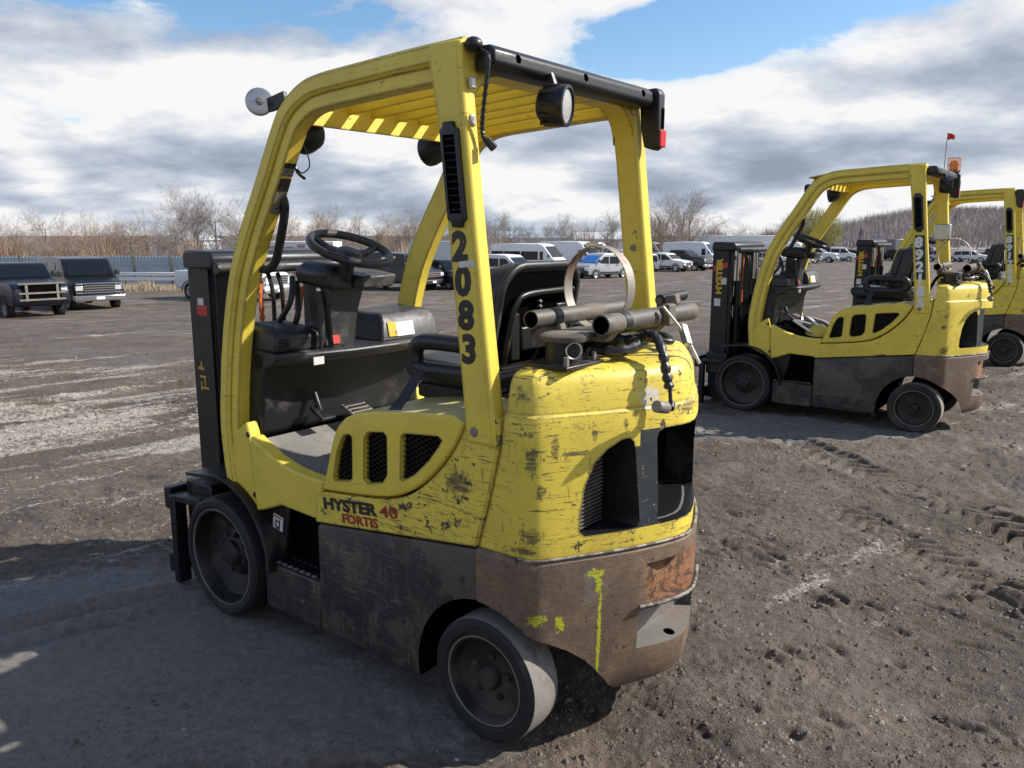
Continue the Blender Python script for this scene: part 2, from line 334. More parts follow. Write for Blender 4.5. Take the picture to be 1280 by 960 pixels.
M['old_sticker'] = worn('rubbed_off_sticker', (.20, .18, .15), (.03, .03, .03), chip_t=.56, scr_t=.58, grime_amt=.5, scr_mix=1, under=(.45, .33, .05), under_t=.6)
M['blue_grey'] = worn('scuffed_dark_blue_grey_paint', (.026, .034, .042), (.30, .27, .20), chip_t=.63, scr_t=.64, rough=.45)
M['ledge'] = plain('bare_grey_casting', (.17, .16, .145), .55, .3, dirt=(.15, .10, .06, 1), dirt_amt=.3)
M['orange'] = plain('orange_hose_guard', (.55, .13, .02), .5)
M['belt'] = plain('seat_belt', (.018, .02, .03), .7)
M['steel_tape'] = plain('silver_tape', (.45, .47, .50), .3, .8, var=.3, scale=30, bump=.6)

# ------------------------------------------------------------------ ground
def vnoise(x, y, seed=0):
    xi = np.floor(x).astype(np.int64); yi = np.floor(y).astype(np.int64); xf = x - xi; yf = y - yi
    def h(a, b):
        k = (a * 374761393 + b * 668265263 + seed * 974711) & 0xffffffff
        k = ((k ^ (k >> 13)) * 1274126177) & 0xffffffff
        return ((k ^ (k >> 16)) & 0xffff) / 65535.0
    u = xf * xf * (3 - 2 * xf); v = yf * yf * (3 - 2 * yf)
    return (h(xi, yi) * (1 - u) + h(xi + 1, yi) * u) * (1 - v) + (h(xi, yi + 1) * (1 - u) + h(xi + 1, yi + 1) * u) * v
def fbm(x, y, oct=5, seed=0, rough=.5):
    s = 0; a = 1; t = 0
    for i in range(oct):
        c, sn = math.cos(i * .9), math.sin(i * .9); s = s + a * vnoise((x * c - y * sn) * 2 ** i + 13.7 * i, (x * sn + y * c) * 2 ** i - 7.1 * i, seed + i); t += a; a *= rough
    return s / t
def sst(x, a, b):
    t = np.clip((x - a) / (b - a), 0, 1); return t * t * (3 - 2 * t)
def drop(d): return 1.42 * sst(d, 10.5, 38) + .0096 * np.clip(d - 38, 0, 262)
def base_z(x, y): return float(-drop(np.array(math.hypot(x, y))))
TRACKS = [((2.75, 2.9), (1.95, 7.6), .17, .034, .115), ((2.15, 2.4), (1.55, 6.4), .15, .014, .10), ((4.6, 4.2), (2.6, 8.6), .16, .016, .11), ((.75, 1.9), (1.3, 4.6), .15, .010, .10)]
def detail(x, y):
    d = np.hypot(x, y); near = 1 - sst(d, 14, 40)
    z = (fbm(x * .55, y * .55, 3, 3) - .5) * .05
    rough = sst(fbm(x * .5 + 4, y * .5, 3, 21), .38, .62)                     # clods come in patches
    sh = 1 - .75 * np.exp(-(((x + 1.3) / 1.5) ** 2 + ((y - 2.9) / .75) ** 2) ** 2)   # fine dust beside the truck
    cl = fbm(x * 7, y * 7, 4, 11, .62)
    z = z + (cl - .5) * (.016 + .028 * rough) * sh
    rid = 1 - np.abs(fbm(x * 2.3, y * 3.1, 4, 31, .55) * 2 - 1)
    z = z + (rid - .8) * .035 * rough * sh
    fine = fbm(x * 38, y * 38, 2, 41, .6)
    z = z + (fine - .5) * .007 * sh * (1 - sst(d, 4, 8))
    for (ax, ay), (bx, by), hw, dep, per in TRACKS:
        L = math.hypot(bx - ax, by - ay); tx, ty = (bx - ax) / L, (by - ay) / L
        s = (x - ax) * tx + (y - ay) * ty; t = -(x - ax) * ty + (y - ay) * tx + .10 * np.sin(s * 1.3)
        inside = (1 - sst(np.abs(t), hw * .8, hw * 1.1)) * sst(s, -.4, .2) * (1 - sst(s, L - .3, L + .4))
        patch = sst(fbm(s * 1.1 + ax * 9, t * .5, 2, 51), .44, .60)
        ph = ((s + .7 * np.abs(t) + .02 * fbm(x * 9, y * 9, 2, 77)) / per) % 1.0
        lug = sst(ph, .0, .18) * (1 - sst(ph, .42, .60))
        rim = np.exp(-((np.abs(t) - hw * 1.15) / .035) ** 2) * sst(s, -.4, .2) * (1 - sst(s, L - .3, L + .4))
        z = z - dep * inside * (.12 + patch * lug * 1.5) + dep * .4 * rim * (.15 + .85 * patch)
    # short gouges left by tyre lugs
    rg = np.random.RandomState(3); G = []
    for cx, cy, sx_, sy_, n_, L, dp in ((2.15, 3.36, .10, .16, 9, .085, .045), (2.46, 4.82, .10, .08, 6, .08, .035), (1.78, 2.94, .25, .2, 7, .08, .022), (1.3, 3.6, .45, .45, 22, .05, .022), (.60, 2.3, .22, .10, 4, .05, .02), (2.0, 4.2, .7, .6, 26, .05, .016), (3.2, 5.2, .8, .6, 16, .06, .02), (1.6, 2.6, .5, .3, 12, .045, .018)):
        for _ in range(n_): G.append((cx + rg.randn() * sx_, cy + rg.randn() * sy_, -.85 + rg.randn() * .22, L * (.6 + .8 * rg.rand()), dp * (.5 + .7 * rg.rand())))
    for cx, cy, a, L, dp in G:
        m_ = (np.abs(x - cx) < .4) & (np.abs(y - cy) < .4)
        if not np.any(m_): continue
        xx = x[m_] - cx; yy_ = y[m_] - cy; u = xx * math.cos(a) + yy_ * math.sin(a); v_ = -xx * math.sin(a) + yy_ * math.cos(a) + .25 * u * u / L
        z[m_] += -dp * np.exp(-(u / L) ** 4 - (v_ / .022) ** 2) + dp * .45 * np.exp(-(u / L) ** 4 - ((v_ + .045) / .025) ** 2)
    # ruts swung across the far left
    for a, b, x0, x1, wd, dp in ((.87, 11.3, -3.0, -2.3, .12, .05), (.80, 10.2, -2.9, -2.2, .13, .055), (.7, 4.38, -1.45, -1.1, .05, .03), (.7, 4.18, -1.3, -1.0, .05, .025), (.75, 9.0, -2.4, -1.9, .12, .03), (.62, 3.25, -.6, -.2, .06, .018)):
        t = (y - (b + a * x + .10 * np.sin(x * 1.1 + b))) / math.hypot(1, a); k = (1 - sst(x, x0, x1)) * (.3 + .9 * sst(fbm(x * .8, y * .8, 2, 61), .35, .6))
        z = z - k * dp * np.exp(-(t / wd) ** 2) + k * dp * .7 * np.exp(-((np.abs(t) - wd * 1.9) / (wd * .7)) ** 2) * (.4 + 1.2 * cl)
    return z * near
def zground(x, y):
    x = np.atleast_1d(np.asarray(x, float)); y = np.atleast_1d(np.asarray(y, float))
    return -drop(np.hypot(x, y)) + detail(x, y)
ang = np.concatenate([np.linspace(-128, 128, 66)[:0], np.linspace(R(-40), R(40), 900)])
oth = np.linspace(R(40), R(320), 72)[1:-1]
ang = np.concatenate([ang, oth])
rad = np.concatenate([[.02, .4, .8, 1.2], np.geomspace(1.5, 11, 560), np.geomspace(11, 70, 130)[1:], np.geomspace(70, 4000, 40)[1:]])
A, Q = np.meshgrid(ang, rad); gx = Q * np.sin(A); gy = Q * np.cos(A); gz = zground(gx, gy)
nr, na = gx.shape; ii = np.arange(nr * na).reshape(nr, na)
q = np.stack([ii[:-1], np.roll(ii, -1, 1)[:-1], np.roll(ii, -1, 1)[1:], ii[1:]], -1).reshape(-1, 4)
me = bpy.data.meshes.new('ground'); me.vertices.add(nr * na); me.loops.add(q.size); me.polygons.add(len(q))
me.vertices.foreach_set('co', np.stack([gx, gy, gz], -1).reshape(-1).astype(np.float32)); me.loops.foreach_set('vertex_index', q.reshape(-1)[::1].astype(np.int32))
me.polygons.foreach_set('loop_start', np.arange(0, q.size, 4, dtype=np.int32)); me.update(calc_edges=True)
me.flip_normals()
me.polygons.foreach_set('use_smooth', [True] * len(me.polygons))
if me.polygons[len(q) // 2].normal.z < 0: me.flip_normals()
ground = bpy.data.objects.new('ground', me); C.objects.link(ground); tag(ground, 'muddy gravel yard with tyre tracks and pale dry patches', 'ground', kind='structure')
del ground['category']
def ground_mat():
    m, nt, b = new_mat('muddy_yard')
    P = N(nt, 'ShaderNodeNewGeometry').outputs['Position']
    def mp(sc, rot=0, loc=(0, 0, 0)): return N(nt, 'ShaderNodeMapping', ins={'Vector': P, 'Scale': sc, 'Rotation': (0, 0, rot), 'Location': loc}).outputs[0]
    big = noise(nt, mp((.22, .22, 0)), 1, 5, .6); mid = noise(nt, mp((1.3, 1.3, 1)), 1, 7, .65); fine = noise(nt, mp((26, 26, 26)), 1, 6, .7); grit = noise(nt, mp((140, 140, 140)), 1, 3, .7)
    c = mixc(nt, sstep(nt, mid, .34, .66), (.054, .040, .029), (.138, .106, .079))
    c = mixc(nt, Mth(nt, 'MULTIPLY', sstep(nt, big, .40, .62), .55), c, (.108, .089, .072))
    # pale dry gravel in streaks, mostly on the left of the yard
    rv = N(nt, 'ShaderNodeVectorRotate', rotation_type='Z_AXIS', ins={'Vector': P, 'Angle': R(-42)}).outputs[0]
    st = noise(nt, N(nt, 'ShaderNodeMapping', ins={'Vector': rv, 'Scale': (.40, 1.9, 1)}).outputs[0], 1, 7, .66)
    sx = N(nt, 'ShaderNodeSeparateXYZ', ins={0: P})
    left = sstep(nt, Mth(nt, 'ADD', sx.outputs[0], Mth(nt, 'MULTIPLY', sx.outputs[1], .12)), .9, -1.6)
    far = sstep(nt, sx.outputs[1], 9, 22)
    band = Mth(nt, 'MULTIPLY', sstep(nt, sx.outputs[1], 4.0, 5.2), sstep(nt, sx.outputs[1], 12.5, 8.5))
    amt = Mth(nt, 'ADD', Mth(nt, 'ADD', Mth(nt, 'MULTIPLY', Mth(nt, 'MULTIPLY', left, band), .115), Mth(nt, 'MULTIPLY', far, .02)), -.035)
    pale = sstep(nt, Mth(nt, 'ADD', Mth(nt, 'ADD', st, amt), Mth(nt, 'MULTIPLY', Mth(nt, 'SUBTRACT', fine, .5), .22)), .56, .66)
    gcol = mixc(nt, sstep(nt, grit, .36, .62), (.13, .112, .092), (.52, .48, .42))
    c = mixc(nt, Mth(nt, 'MULTIPLY', pale, .75), c, gcol)
    # fine dry dust driven out of the ruts beside the trucks
    def disc(x, y, rx, ry):
        q = N(nt, 'ShaderNodeVectorMath', operation='DIVIDE', ins={0: N(nt, 'ShaderNodeVectorMath', operation='SUBTRACT', ins={0: P, 1: (x, y, 0)}).outputs[0], 1: (rx, ry, 1000)})
        return N(nt, 'ShaderNodeVectorMath', operation='LENGTH', ins={0: q.outputs[0]}).outputs['Value']
    ds = Mth(nt, 'MINIMUM', disc(-1.3, 2.9, 1.7, .95), disc(2.3, 6.5, 1.3, .6))
    dust = sstep(nt, Mth(nt, 'ADD', ds, Mth(nt, 'MULTIPLY', Mth(nt, 'SUBTRACT', mid, .5), 1.3)), 1.05, .75)
    c = mixc(nt, Mth(nt, 'MULTIPLY', dust, .75), c, mixc(nt, fine, (.155, .145, .135), (.20, .188, .175)))
    damp = sstep(nt, Mth(nt, 'ADD', noise(nt, mp((.55, .8, 1), .5, (11, 4, 0)), 1, 6, .62), Mth(nt, 'MULTIPLY', pale, -.3)), .50, .60)
    damp = Mth(nt, 'MULTIPLY', damp, Mth(nt, 'SUBTRACT', 1.0, dust))
    c_dust = c
    c = mixc(nt, 1.0, c, Mth(nt, 'ADD', .50, Mth(nt, 'MULTIPLY', sstep(nt, Mth(nt, 'ADD', Mth(nt, 'MULTIPLY', fine, .6), Mth(nt, 'MULTIPLY', grit, .4)), .34, .66), 1.0)), 'MULTIPLY')
    c = mixc(nt, sstep(nt, grit, .63, .70), c, mixc(nt, fine, (.16, .145, .13), (.46, .43, .39)))
    c = mixc(nt, Mth(nt, 'MULTIPLY', damp, .5), c, mixc(nt, 1.0, c_dust, (.62, .56, .50), 'MULTIPLY'))
    c = mixc(nt, Mth(nt, 'MULTIPLY', dust, .5), c, c_dust)
    nt.links.new(c, b.inputs['Base Color'])
    wet = Mth(nt, 'MULTIPLY', sstep(nt, Mth(nt, 'ADD', noise(nt, mp((.35, .8, 1), .2, (3, 8, 0)), 1, 5, .6), Mth(nt, 'MULTIPLY', far, .02)), .56, .64), Mth(nt, 'SUBTRACT', 1.0, dust))
    wet = Mth(nt, 'MULTIPLY', wet, Mth(nt, 'SUBTRACT', 1.0, pale))
    rg = Mth(nt, 'SUBTRACT', Mth(nt, 'ADD', .72, Mth(nt, 'MULTIPLY', fine, .25)), Mth(nt, 'ADD', Mth(nt, 'MULTIPLY', wet, .36), Mth(nt, 'MULTIPLY', damp, .16)))
    nt.links.new(rg, b.inputs['Roughness']); b.inputs['Specular IOR Level'].default_value = .4
    hh = Mth(nt, 'ADD', Mth(nt, 'MULTIPLY', fine, .8), Mth(nt, 'MULTIPLY', grit, .4))
    bp = N(nt, 'ShaderNodeBump', ins={'Strength': Mth(nt, 'SUBTRACT', 1.0, Mth(nt, 'ADD', Mth(nt, 'MULTIPLY', dust, .4), Mth(nt, 'MULTIPLY', damp, .5))), 'Distance': .026, 'Height': hh}); nt.links.new(bp.outputs[0], b.inputs['Normal'])
    return m
M['ground'] = ground_mat(); me.materials.append(M['ground'])

# loose stones and clods, one object of scattered grains
def scatter_stones():
    rs = np.random.RandomState(5); V = []; F = []
    ico = [(0, 0, 1), (.9, 0, .1), (.28, .86, 0), (-.72, .53, .1), (-.72, -.53, 0), (.28, -.86, .1), (0, 0, -.5)]
    fc = [(0, 1, 2), (0, 2, 3), (0, 3, 4), (0, 4, 5), (0, 5, 1), (6, 2, 1), (6, 3, 2), (6, 4, 3), (6, 5, 4), (6, 1, 5)]
    n = 20000; r = 1.6 * (12 / 1.6) ** rs.rand(n); a = (rs.rand(n) - .5) * R(84); x = r * np.sin(a); y = r * np.cos(a)
    keep = fbm(x * .9, y * .9, 3, 91) + .25 * rs.rand(n) - .3 * np.exp(-(((x + 1.3) / 1.5) ** 2 + ((y - 2.9) / .8) ** 2) ** 2) > .58
    x, y, r = x[keep], y[keep], r[keep]; z = zground(x, y)
    for i in range(len(x)):
        s = .0025 + .011 * rs.rand() ** 5 + .0010 * r[i]; t = rs.rand() * 6.28; c, sn = math.cos(t), math.sin(t); k = len(V)
        sx, sy, sz = s * (.7 + .6 * rs.rand()), s * (.7 + .6 * rs.rand()), s * (.4 + .5 * rs.rand())
        for p, q_, w_ in ico: V.append((x[i] + c * p * sx - sn * q_ * sy, y[i] + sn * p * sx + c * q_ * sy, z[i] + w_ * sz))
        F.extend([(a_ + k, b_ + k, c_ + k) for a_, b_, c_ in fc])
    me = bpy.data.meshes.new('loose_stones'); me.from_pydata(V, [], F); me.update()
    o = bpy.data.objects.new('loose_stones', me); C.objects.link(o)
    m, nt, b = new_mat('loose_stone'); P = N(nt, 'ShaderNodeNewGeometry').outputs['Position']
    c = ramp(nt, noise(nt, P, 3.1, 2, .5), [(.35, (.08, .062, .048)), (.58, (.15, .122, .10)), (.72, (.40, .36, .31))]); nt.links.new(c, b.inputs['Base Color']); b.inputs['Roughness'].default_value = .9
    me.materials.append(m); tag(o, 'small loose stones and mud clods scattered over the yard', 'stones', kind='stuff')
scatter_stones()

# ------------------------------------------------------------------ forklift
def seam_pts(): return [(.753, .667), (.552, .688), (.403, .712), (.314, .746), (.228, .806), (.146, .888), (.095, .960), (.068, 1.010)]
SEAM = [(q.x, q.z) for q in catmull([(a, 0, b) for a, b in seam_pts()], 4)]
HOODTOP = [(.070, 1.030), (.12, 1.034), (.30, 1.018), (.45, 1.000), (.55, .982), (.615, .955), (.656, .920), (.682, .880), (.702, .825), (.730, .740)]
VENTS = [[(.640, .875), (.625, .893), (.598, .900), (.583, .891), (.588, .747), (.600, .732), (.683, .718), (.690, .732), (.667, .824)],
         [(.510, .915), (.498, .923), (.425, .933), (.410, .921), (.413, .790), (.437, .757), (.511, .740), (.532, .755), (.523, .895)],
         [(.345, .930), (.330, .944), (.180, .958), (.163, .948), (.175, .928), (.219, .875), (.286, .814), (.343, .782), (.354, .790)]]
def shrink(poly, d):
    cx = sum(p[0] for p in poly) / len(poly); cz = sum(p[1] for p in poly) / len(poly); out = []
    for x, z in poly:
        L = math.hypot(x - cx, z - cz); out.append((x - (x - cx) / L * d, z - (z - cz) / L * d))
    return out
def clip_line(poly, p, d):
    ts = []; n = len(poly)
    for i in range(n):
        (x1, y1), (x2, y2) = poly[i], poly[(i + 1) % n]; ex, ey = x2 - x1, y2 - y1; den = d[0] * ey - d[1] * ex
        if abs(den) < 1e-9: continue
        t = ((x1 - p[0]) * ey - (y1 - p[1]) * ex) / den; u = ((x1 - p[0]) * d[1] - (y1 - p[1]) * d[0]) / den
        if 0 <= u < 1: ts.append(t)
    ts.sort(); return [(ts[i], ts[i + 1]) for i in range(0, len(ts) - 1, 2)]
def wire_mesh(poly, y, s, pitch=.0155):
    mb = MB(); xs = [p[0] for p in poly]; zs = [p[1] for p in poly]
    for d in ((.88, .475), (.88, -.475)):
        nx, nz = -d[1], d[0]; k0 = min(x * nx + z * nz for x, z in poly); k1 = max(x * nx + z * nz for x, z in poly); k = k0 + pitch / 2
        while k < k1:
            for t0, t1 in clip_line(poly, (nx * k, nz * k), d):
                a = (nx * k + d[0] * t0, nz * k + d[1] * t0); b = (nx * k + d[0] * t1, nz * k + d[1] * t1); h = .0011
                mb.prism([(a[0] - nx * h, a[1] - nz * h), (b[0] - nx * h, b[1] - nz * h), (b[0] + nx * h, b[1] + nz * h), (a[0] + nx * h, a[1] + nz * h)], 'Y', s * y, s * (y + .0015))
            k += pitch
    return mb
HALF = [(-.13, .500), (-.160, .498), (-.178, .488), (-.195, .468), (-.225, .420), (-.265, .355), (-.31, .280), (-.355, .195), (-.39, .115), (-.413, .05), (-.42, 0)]
def cw_loop(z, inset, fx):
    P = [Vector((a, b)) for a, b in HALF]; H = []
    for i, q in enumerate(P):
        t = (P[min(i + 1, len(P) - 1)] - P[max(i - 1, 0)]).normalized()
        if i == len(P) - 1: t = Vector((0, -1))
        if i == 0: t = Vector((-1, 0))
        n = Vector((-t.y, t.x)); H.append(q + n * inset)            # inward normal
    H = [Vector((fx, H[0].y))] + H
    L = [(q.x, q.y, z) for q in H] + [(q.x, -q.y, z) for q in H[-2::-1]]
    return L
def seam_x(z): return float(np.interp(z, [.13, .63, .80, .957, 1.17], [.03, .026, -.030, -.066, -.084]))
def wheel(root, x, s, yo, rad, wid, rim_r, hub_r, nb, front):
    wo = MB()
    y1 = s * yo; y0 = s * (yo - wid); A = (0, s, 0)
    O = (x, y0, rad)
    rr = rad
    e = .012
    wo.lathe([(rim_r, 0), (rr - e, .0), (rr - .002, e), (rr, .03), (rr, wid - .03), (rr - .003, wid - e), (rr - .018, wid), (rim_r + .012, wid - .001), (rim_r + .006, wid - .008), (rim_r, wid - .008)], O, A, 56, caps=False)
    name = 'drive_wheel' if front else 'steer_wheel'
    me = wo.mesh('tyre')
    t = wo.build('tyre', [M['rubber'], M['rubber'] if front else M['tread']], root, smooth=30)
    for p in t.data.polygons:
        c = p.center; r_ = math.hypot(c.x - x, c.z - rad)
        if r_ > rr - .006: p.material_index = 1
    rm = MB(); rm.lathe([(rim_r + .001, wid * .1), (rim_r + .001, wid - .012), (rim_r - .012, wid - .012), (rim_r - .020, wid - .045 if not front else wid - .07), (hub_r + .05, wid - .055 if not front else wid - .095), (hub_r + .01, wid - .05 if not front else wid - .07), (0.001, wid - .05 if not front else wid - .07)], O, A, 48, caps=False)
    r = rm.build('rim', M['rim'], root, smooth=35)
    fl = MB(); fl.tube([(x + (rim_r - .002) * math.cos(2 * math.pi * k / 40), s * (yo - .010), rad + (rim_r - .002) * math.sin(2 * math.pi * k / 40)) for k in range(40)], .0035, 6, closed=True); fl.build('rim_flange', M['grey_metal'], r, smooth=60)
    hb = MB(); hh = wid - .05 if not front else wid - .07
    hb.lathe([(hub_r, hh - .01), (hub_r, hh + .018), (hub_r * .8, hh + .03), (.001, hh + .034)], O, A, 28, caps=False)
    hb.build('hub', M['rim'], root, smooth=35)
    for k in range(nb):
        a = 2 * math.pi * (k + .3) / nb; rb = (hub_r + .028)
        b = MB(); b.lathe([(.012, 0), (.012, .013), (.009, .016), (.001, .016)], (x + rb * math.cos(a), s * (yo - wid + hh - .006), rad + rb * math.sin(a)), A, 6, caps=False)
        b.build('wheel_nut', M['rim'], r, smooth=20)
    return t
FRONT_EDGE = [(1.372, .580), (1.388, .70), (1.392, .857), (1.350, 1.133), (1.276, 1.400), (1.180, 1.590), (1.050, 1.790), (.955, 1.940), (.895, 2.010), (.800, 2.062), (.700, 2.082), (.516, 2.092), (.30, 2.102), (.070, 2.108)]
def make_forklift():
    g = empty('forklift')
    # --- counterweight
    lv = [(.632, .006), (.66, .004), (.692, .003), (.75, .002), (.95, .003), (.998, .003), (1.04, .004), (1.058, .007), (1.066, .016), (1.10, .019), (1.148, .025), (1.168, .034), (1.180, .048), (1.187, .070), (1.191, .12)]
    mb = MB(); mb.loft([cw_loop(z, i, seam_x(z)) for z, i in lv])
    cw = mb.build('counterweight', [M['yellow_worn'], M['black_metal'], M['blue_grey']], g, smooth=28)
    winA = [(.352, .692), (.366, .708), (.366, .76), (.352, .85), (.325, .915), (.290, .952), (.250, .975), (.226, .978), (.212, .965), (.206, .930), (.196, .80), (.188, .715), (.195, .698), (.215, .692)]
    winB = [(.112, .692), (.126, .705), (.128, .80), (.134, .93), (.136, .965), (.130, .985), (.112, .996), (-.20, .996), (-.28, .96), (-.32, .85), (-.32, .70), (-.30, .692)]
    cut(cw, [MB().prism(winA, 'X', -.70, -.165), MB().prism(winB, 'X', -.70, -.165)], 28)
    for p in cw.data.polygons:
        c_ = p.center
        if .112 < c_.y < .225 and .692 < c_.z < .999 and c_.x < -.325 and p.normal.x < -.4: p.material_index = 2
    cav = MB(); cav.box(-.172, -.166, -.40, .40, .66, 1.02); cav.build('engine_bay_shade_sheet', M['shade_black'], cw)  # black sheet and black window walls paint the darkness of the engine bay
    rad_ = MB()
    for k in range(20): rad_.box(-.235, -.215, .21, .362, .70 + k * .012, .7045 + k * .012)
    rad_.build('radiator', M['dirty_steel'], cw)
    ys_ = [b for a, b in HALF][::-1]; xs_ = [a for a, b in HALF][::-1]; surf = lambda y: float(np.interp(y, ys_, xs_))
    o_ = [q for q in cw_loop(.6905, .012, 0) if q[1] <= .128 and q[1] >= -.3 and q[0] < -.2]; i_ = [q for q in cw_loop(.6905, .062, 0) if abs(q[1]) <= .37 and q[0] < -.17]
    o_ = [Vector(q) for q in o_]; i_ = [q + Vector((.036, 0, .002)) for q in o_]
    q = MB(); q.loft([[v for v in o_], [v for v in i_], [v - Vector((0, 0, .01)) for v in i_], [v - Vector((0, 0, .01)) for v in o_]], caps=False, closed=False); q.build('window_ledge', M['ledge'], cw)
    wl = MB(); wl.tube([(v[0] - .002, v[1], .636) for v in cw_loop(.636, -.004, 0) if v[0] < -.12], .005, 8); wl.build('worn_edge', M['edge'], cw, smooth=60)
    # --- bumper
    lv = [(.150, .050), (.160, .030), (.185, .014), (.24, .002), (.45, -.006), (.60, -.010), (.622, -.009), (.632, -.003), (.637, .010)]
    mb = MB(); mb.loft([cw_loop(z, i, seam_x(z)) for z, i in lv])
    bp = mb.build('bumper', [M['bumper'], M['shade_black'], M['ledge'], M['rust']], cw, smooth=28)
    arch = MB(); arch.prism([(.03 + .335 * math.cos(a), .16 + .300 * math.sin(a)) for a in [2 * math.pi * k / 40 for k in range(40)]], 'Y', -.7, .7)
    rec = MB(); rec.prism([(.200, .575), (.192, .470), (.178, .452), (.15, .445), (-.15, .445), (-.178, .452), (-.192, .470), (-.200, .575), (.0, .582)], 'X', -.6, -.374)
    tow = MB(); tow.prism([(-.60, .262), (-.60, .428), (-.315, .422), (-.315, .302)], 'Y', -.19, .19)
    hole = MB(); hole.lathe([(.019, 0), (.019, .2)], (-.383, .02, .2), (0, 0, 1), 20)
    cut(bp, [arch], 28); cut(bp, [rec], 28, 3); cut(bp, [tow], 28, 2); cut(bp, [hole], 28)
    lip = MB(); L = [(q[0] - .004, q[1], .440 + .10 * max(0, abs(q[1]) - .17)) for q in cw_loop(.44, -.012, 0) if abs(q[1]) <= .22 and q[0] < -.3]
    lip.tube(L, .006, 8); lip.build('recess_lip', M['edge'], cw)
    for s in (1, -1):
        n = 'left' if s > 0 else 'right'
        # --- side panels
        sk = MB(); sk.prism([(.800, .115), (.800, .520), (.785, .536), (.030, .626), (.036, .115)], 'Y', s * .40, s * .502)
        k = sk.build('skirt_panel', [M['dark_panel'], M['shade_black']], g, bevel=.012, seg=2)
        a2 = MB(); a2.prism([(.0 + .290 * math.cos(a), .170 + .292 * math.sin(a)) for a in [2 * math.pi * t / 40 for t in range(40)]], 'Y', s * .30, s * .7)
        cut(k, a2)
        sp = MB(); bot = [(.803, .545), (.792, .540), (.030, .634)]
        rear = [(z, seam_x(z) + .008) for z in (.70, .80, .90, .96, 1.045)]
        poly = bot + [(x, z) for z, x in rear] + [(.062, 1.045)] + [(x - .004, z - .004) for x, z in SEAM[::-1]] + [(.782, .640), (.796, .600)]
        sp.prism(poly, 'Y', s * .40, s * .506); sp.build('side_panel', M['yellow_worn'], g, bevel=.005)
        # --- step and sill
        st = MB(); st.box(.806, 1.150, s * .42, s * .496, .108, .300); st.build('step_box', M['dark_panel'], g, bevel=.01)
        st = MB(); st.box(.806, 1.150, s * .20, s * .497, .302, .312)
        tr = st.build('step_tread', M['black_metal'], g, bevel=.003)
        for i in range(9): b = MB(); b.box(.825 + i * .036, .845 + i * .036, s * .490, s * .500, .3125, .3175); b.build('tread_nub', M['grey_metal'], tr)
        for i in range(9):
            for j in range(4): b = MB(); b.lathe([(.008, 0), (.006, .004), (.001, .004)], (.83 + i * .036, s * (.28 + j * .05), .3122), (0, 0, 1), 6, caps=False); b.build('tread_nub', M['black_metal'], tr)
        wl = MB(); wl.prism([(.80, .30), (.80, .545), (1.01, .560), (1.13, .512), (1.17, .32), (1.15, .30)], 'Y', s * .22, s * .262); wl.build('step_back_panel', M['black_metal'], g)
        # --- fender round the front wheel
        fd = MB(); pth = [(1.41 + .335 * math.cos(a), .262 + .335 * math.sin(a)) for a in [R(t) for t in range(178, 76, -6)]]
        pth = [(1.140, .108), (1.098, .24)][:0] + pth + [(1.56, .580), (1.635, .572)]
        pth = [(1.085, .11)] * 0 + pth
        o1 = [(x, 0, z) for x, z in pth]
        fd.sweep(o1, [(-.007, -.13), (.007, -.13), (.007, .145), (-.007, .145)], up=(0, 1, 0))
        fo = fd.build('fender', M['black_metal'], g, bevel=.003)
        fo.data.transform(Matrix.Translation((0, s * .385, 0)))
        fw = MB(); fw.prism([(1.085, .11), (1.075, .262)] + pth[1:9] + [(1.18, .11)], 'Y', s * .30, s * .335); fw.build('wheel_well', M['black_metal'], g)
        # fender side wall under the yellow frame
        fs = MB(); fs.prism([(1.065, .315), (1.082, .335)] + [(x + .008, z) for x, z in pth[2:9]] + [(1.172, .505), (1.010, .556), (1.025, .45)], 'Y', s * .452, s * .466); fs.build('fender_panel', M['black_metal'], g, bevel=.004)
        # --- front yellow sill and post foot
        sl_ = MB(); sl_.prism([(.792, .548), (1.010, .556), (1.130, .512), (1.172, .500), (1.190, .700), (1.186, .800), (1.150, .780), (1.05, .738), (.95, .712), (.86, .702), (.745, .700), (.765, .655)], 'Y', s * .44, s * .502)
        sl_.build('floor_sill', M['yellow'], g, bevel=.008)
        ft = MB(); ft.prism([(1.176, .498), (1.372, .584), (1.380, .66), (1.30, .80), (1.225, .850), (1.195, .74)], 'Y', s * .435, s * .492)
        f_ = ft.build('post_foot', M['yellow'], g, bevel=.01)
        for x, z in ((1.165 + .05, .80), (1.19, .56)): b = MB(); b.lathe([(.011, 0), (.011, .004), (.001, .005)], (x, s * .4905, z), (0, s, 0), 12, caps=False); b.build('bolt', M['black_metal'], f_)
        # --- front post and roof rail in one bent tube
        path = catmull([(x, 0, z) for x, z in FRONT_EDGE], 4)
        sec = [(0, .492), (.010, .502), (.052, .503), (.062, .494), (.064, .487), (.104, .487), (.108, .483), (.108, .435), (.104, .430), (0, .432)]
        fp = MB(); fp.sweep(path, [(a, s * b) for a, b in sec], up=(0, 1, 0))
        fp.build('front_post', M['yellow'], g, smooth=30)
        # --- rear post
        rp_ = MB(); lo = []
        for z, xr, xf in ((2.100, .062, .190), (2.04, .066, .187), (1.95, .056, .168), (1.85, .046, .153), (1.60, .018, .124), (1.35, -.012, .096), (1.05, -.049, .064), (.96, -.058, .060)):
            yo = s * (.512 + .004 * (2.1 - z)); yi = s * (.450 + .004 * (2.1 - z))
            lo.append([(xr, yo, z), (xf, yo, z), (xf - .004, yi, z), (xr + .004, yi, z)])
        rp_.loft(lo); po = rp_.build('rear_post', M['yellow'], g, bevel=.012, seg=2)
        b = MB(); b.lathe([(.016, 0), (.016, .006), (.011, .010), (.001, .010)], (.022, s * .5135, .998), (0, s, 0), 6, caps=False); b.build('bolt', M['grey_metal'], po, smooth=20)
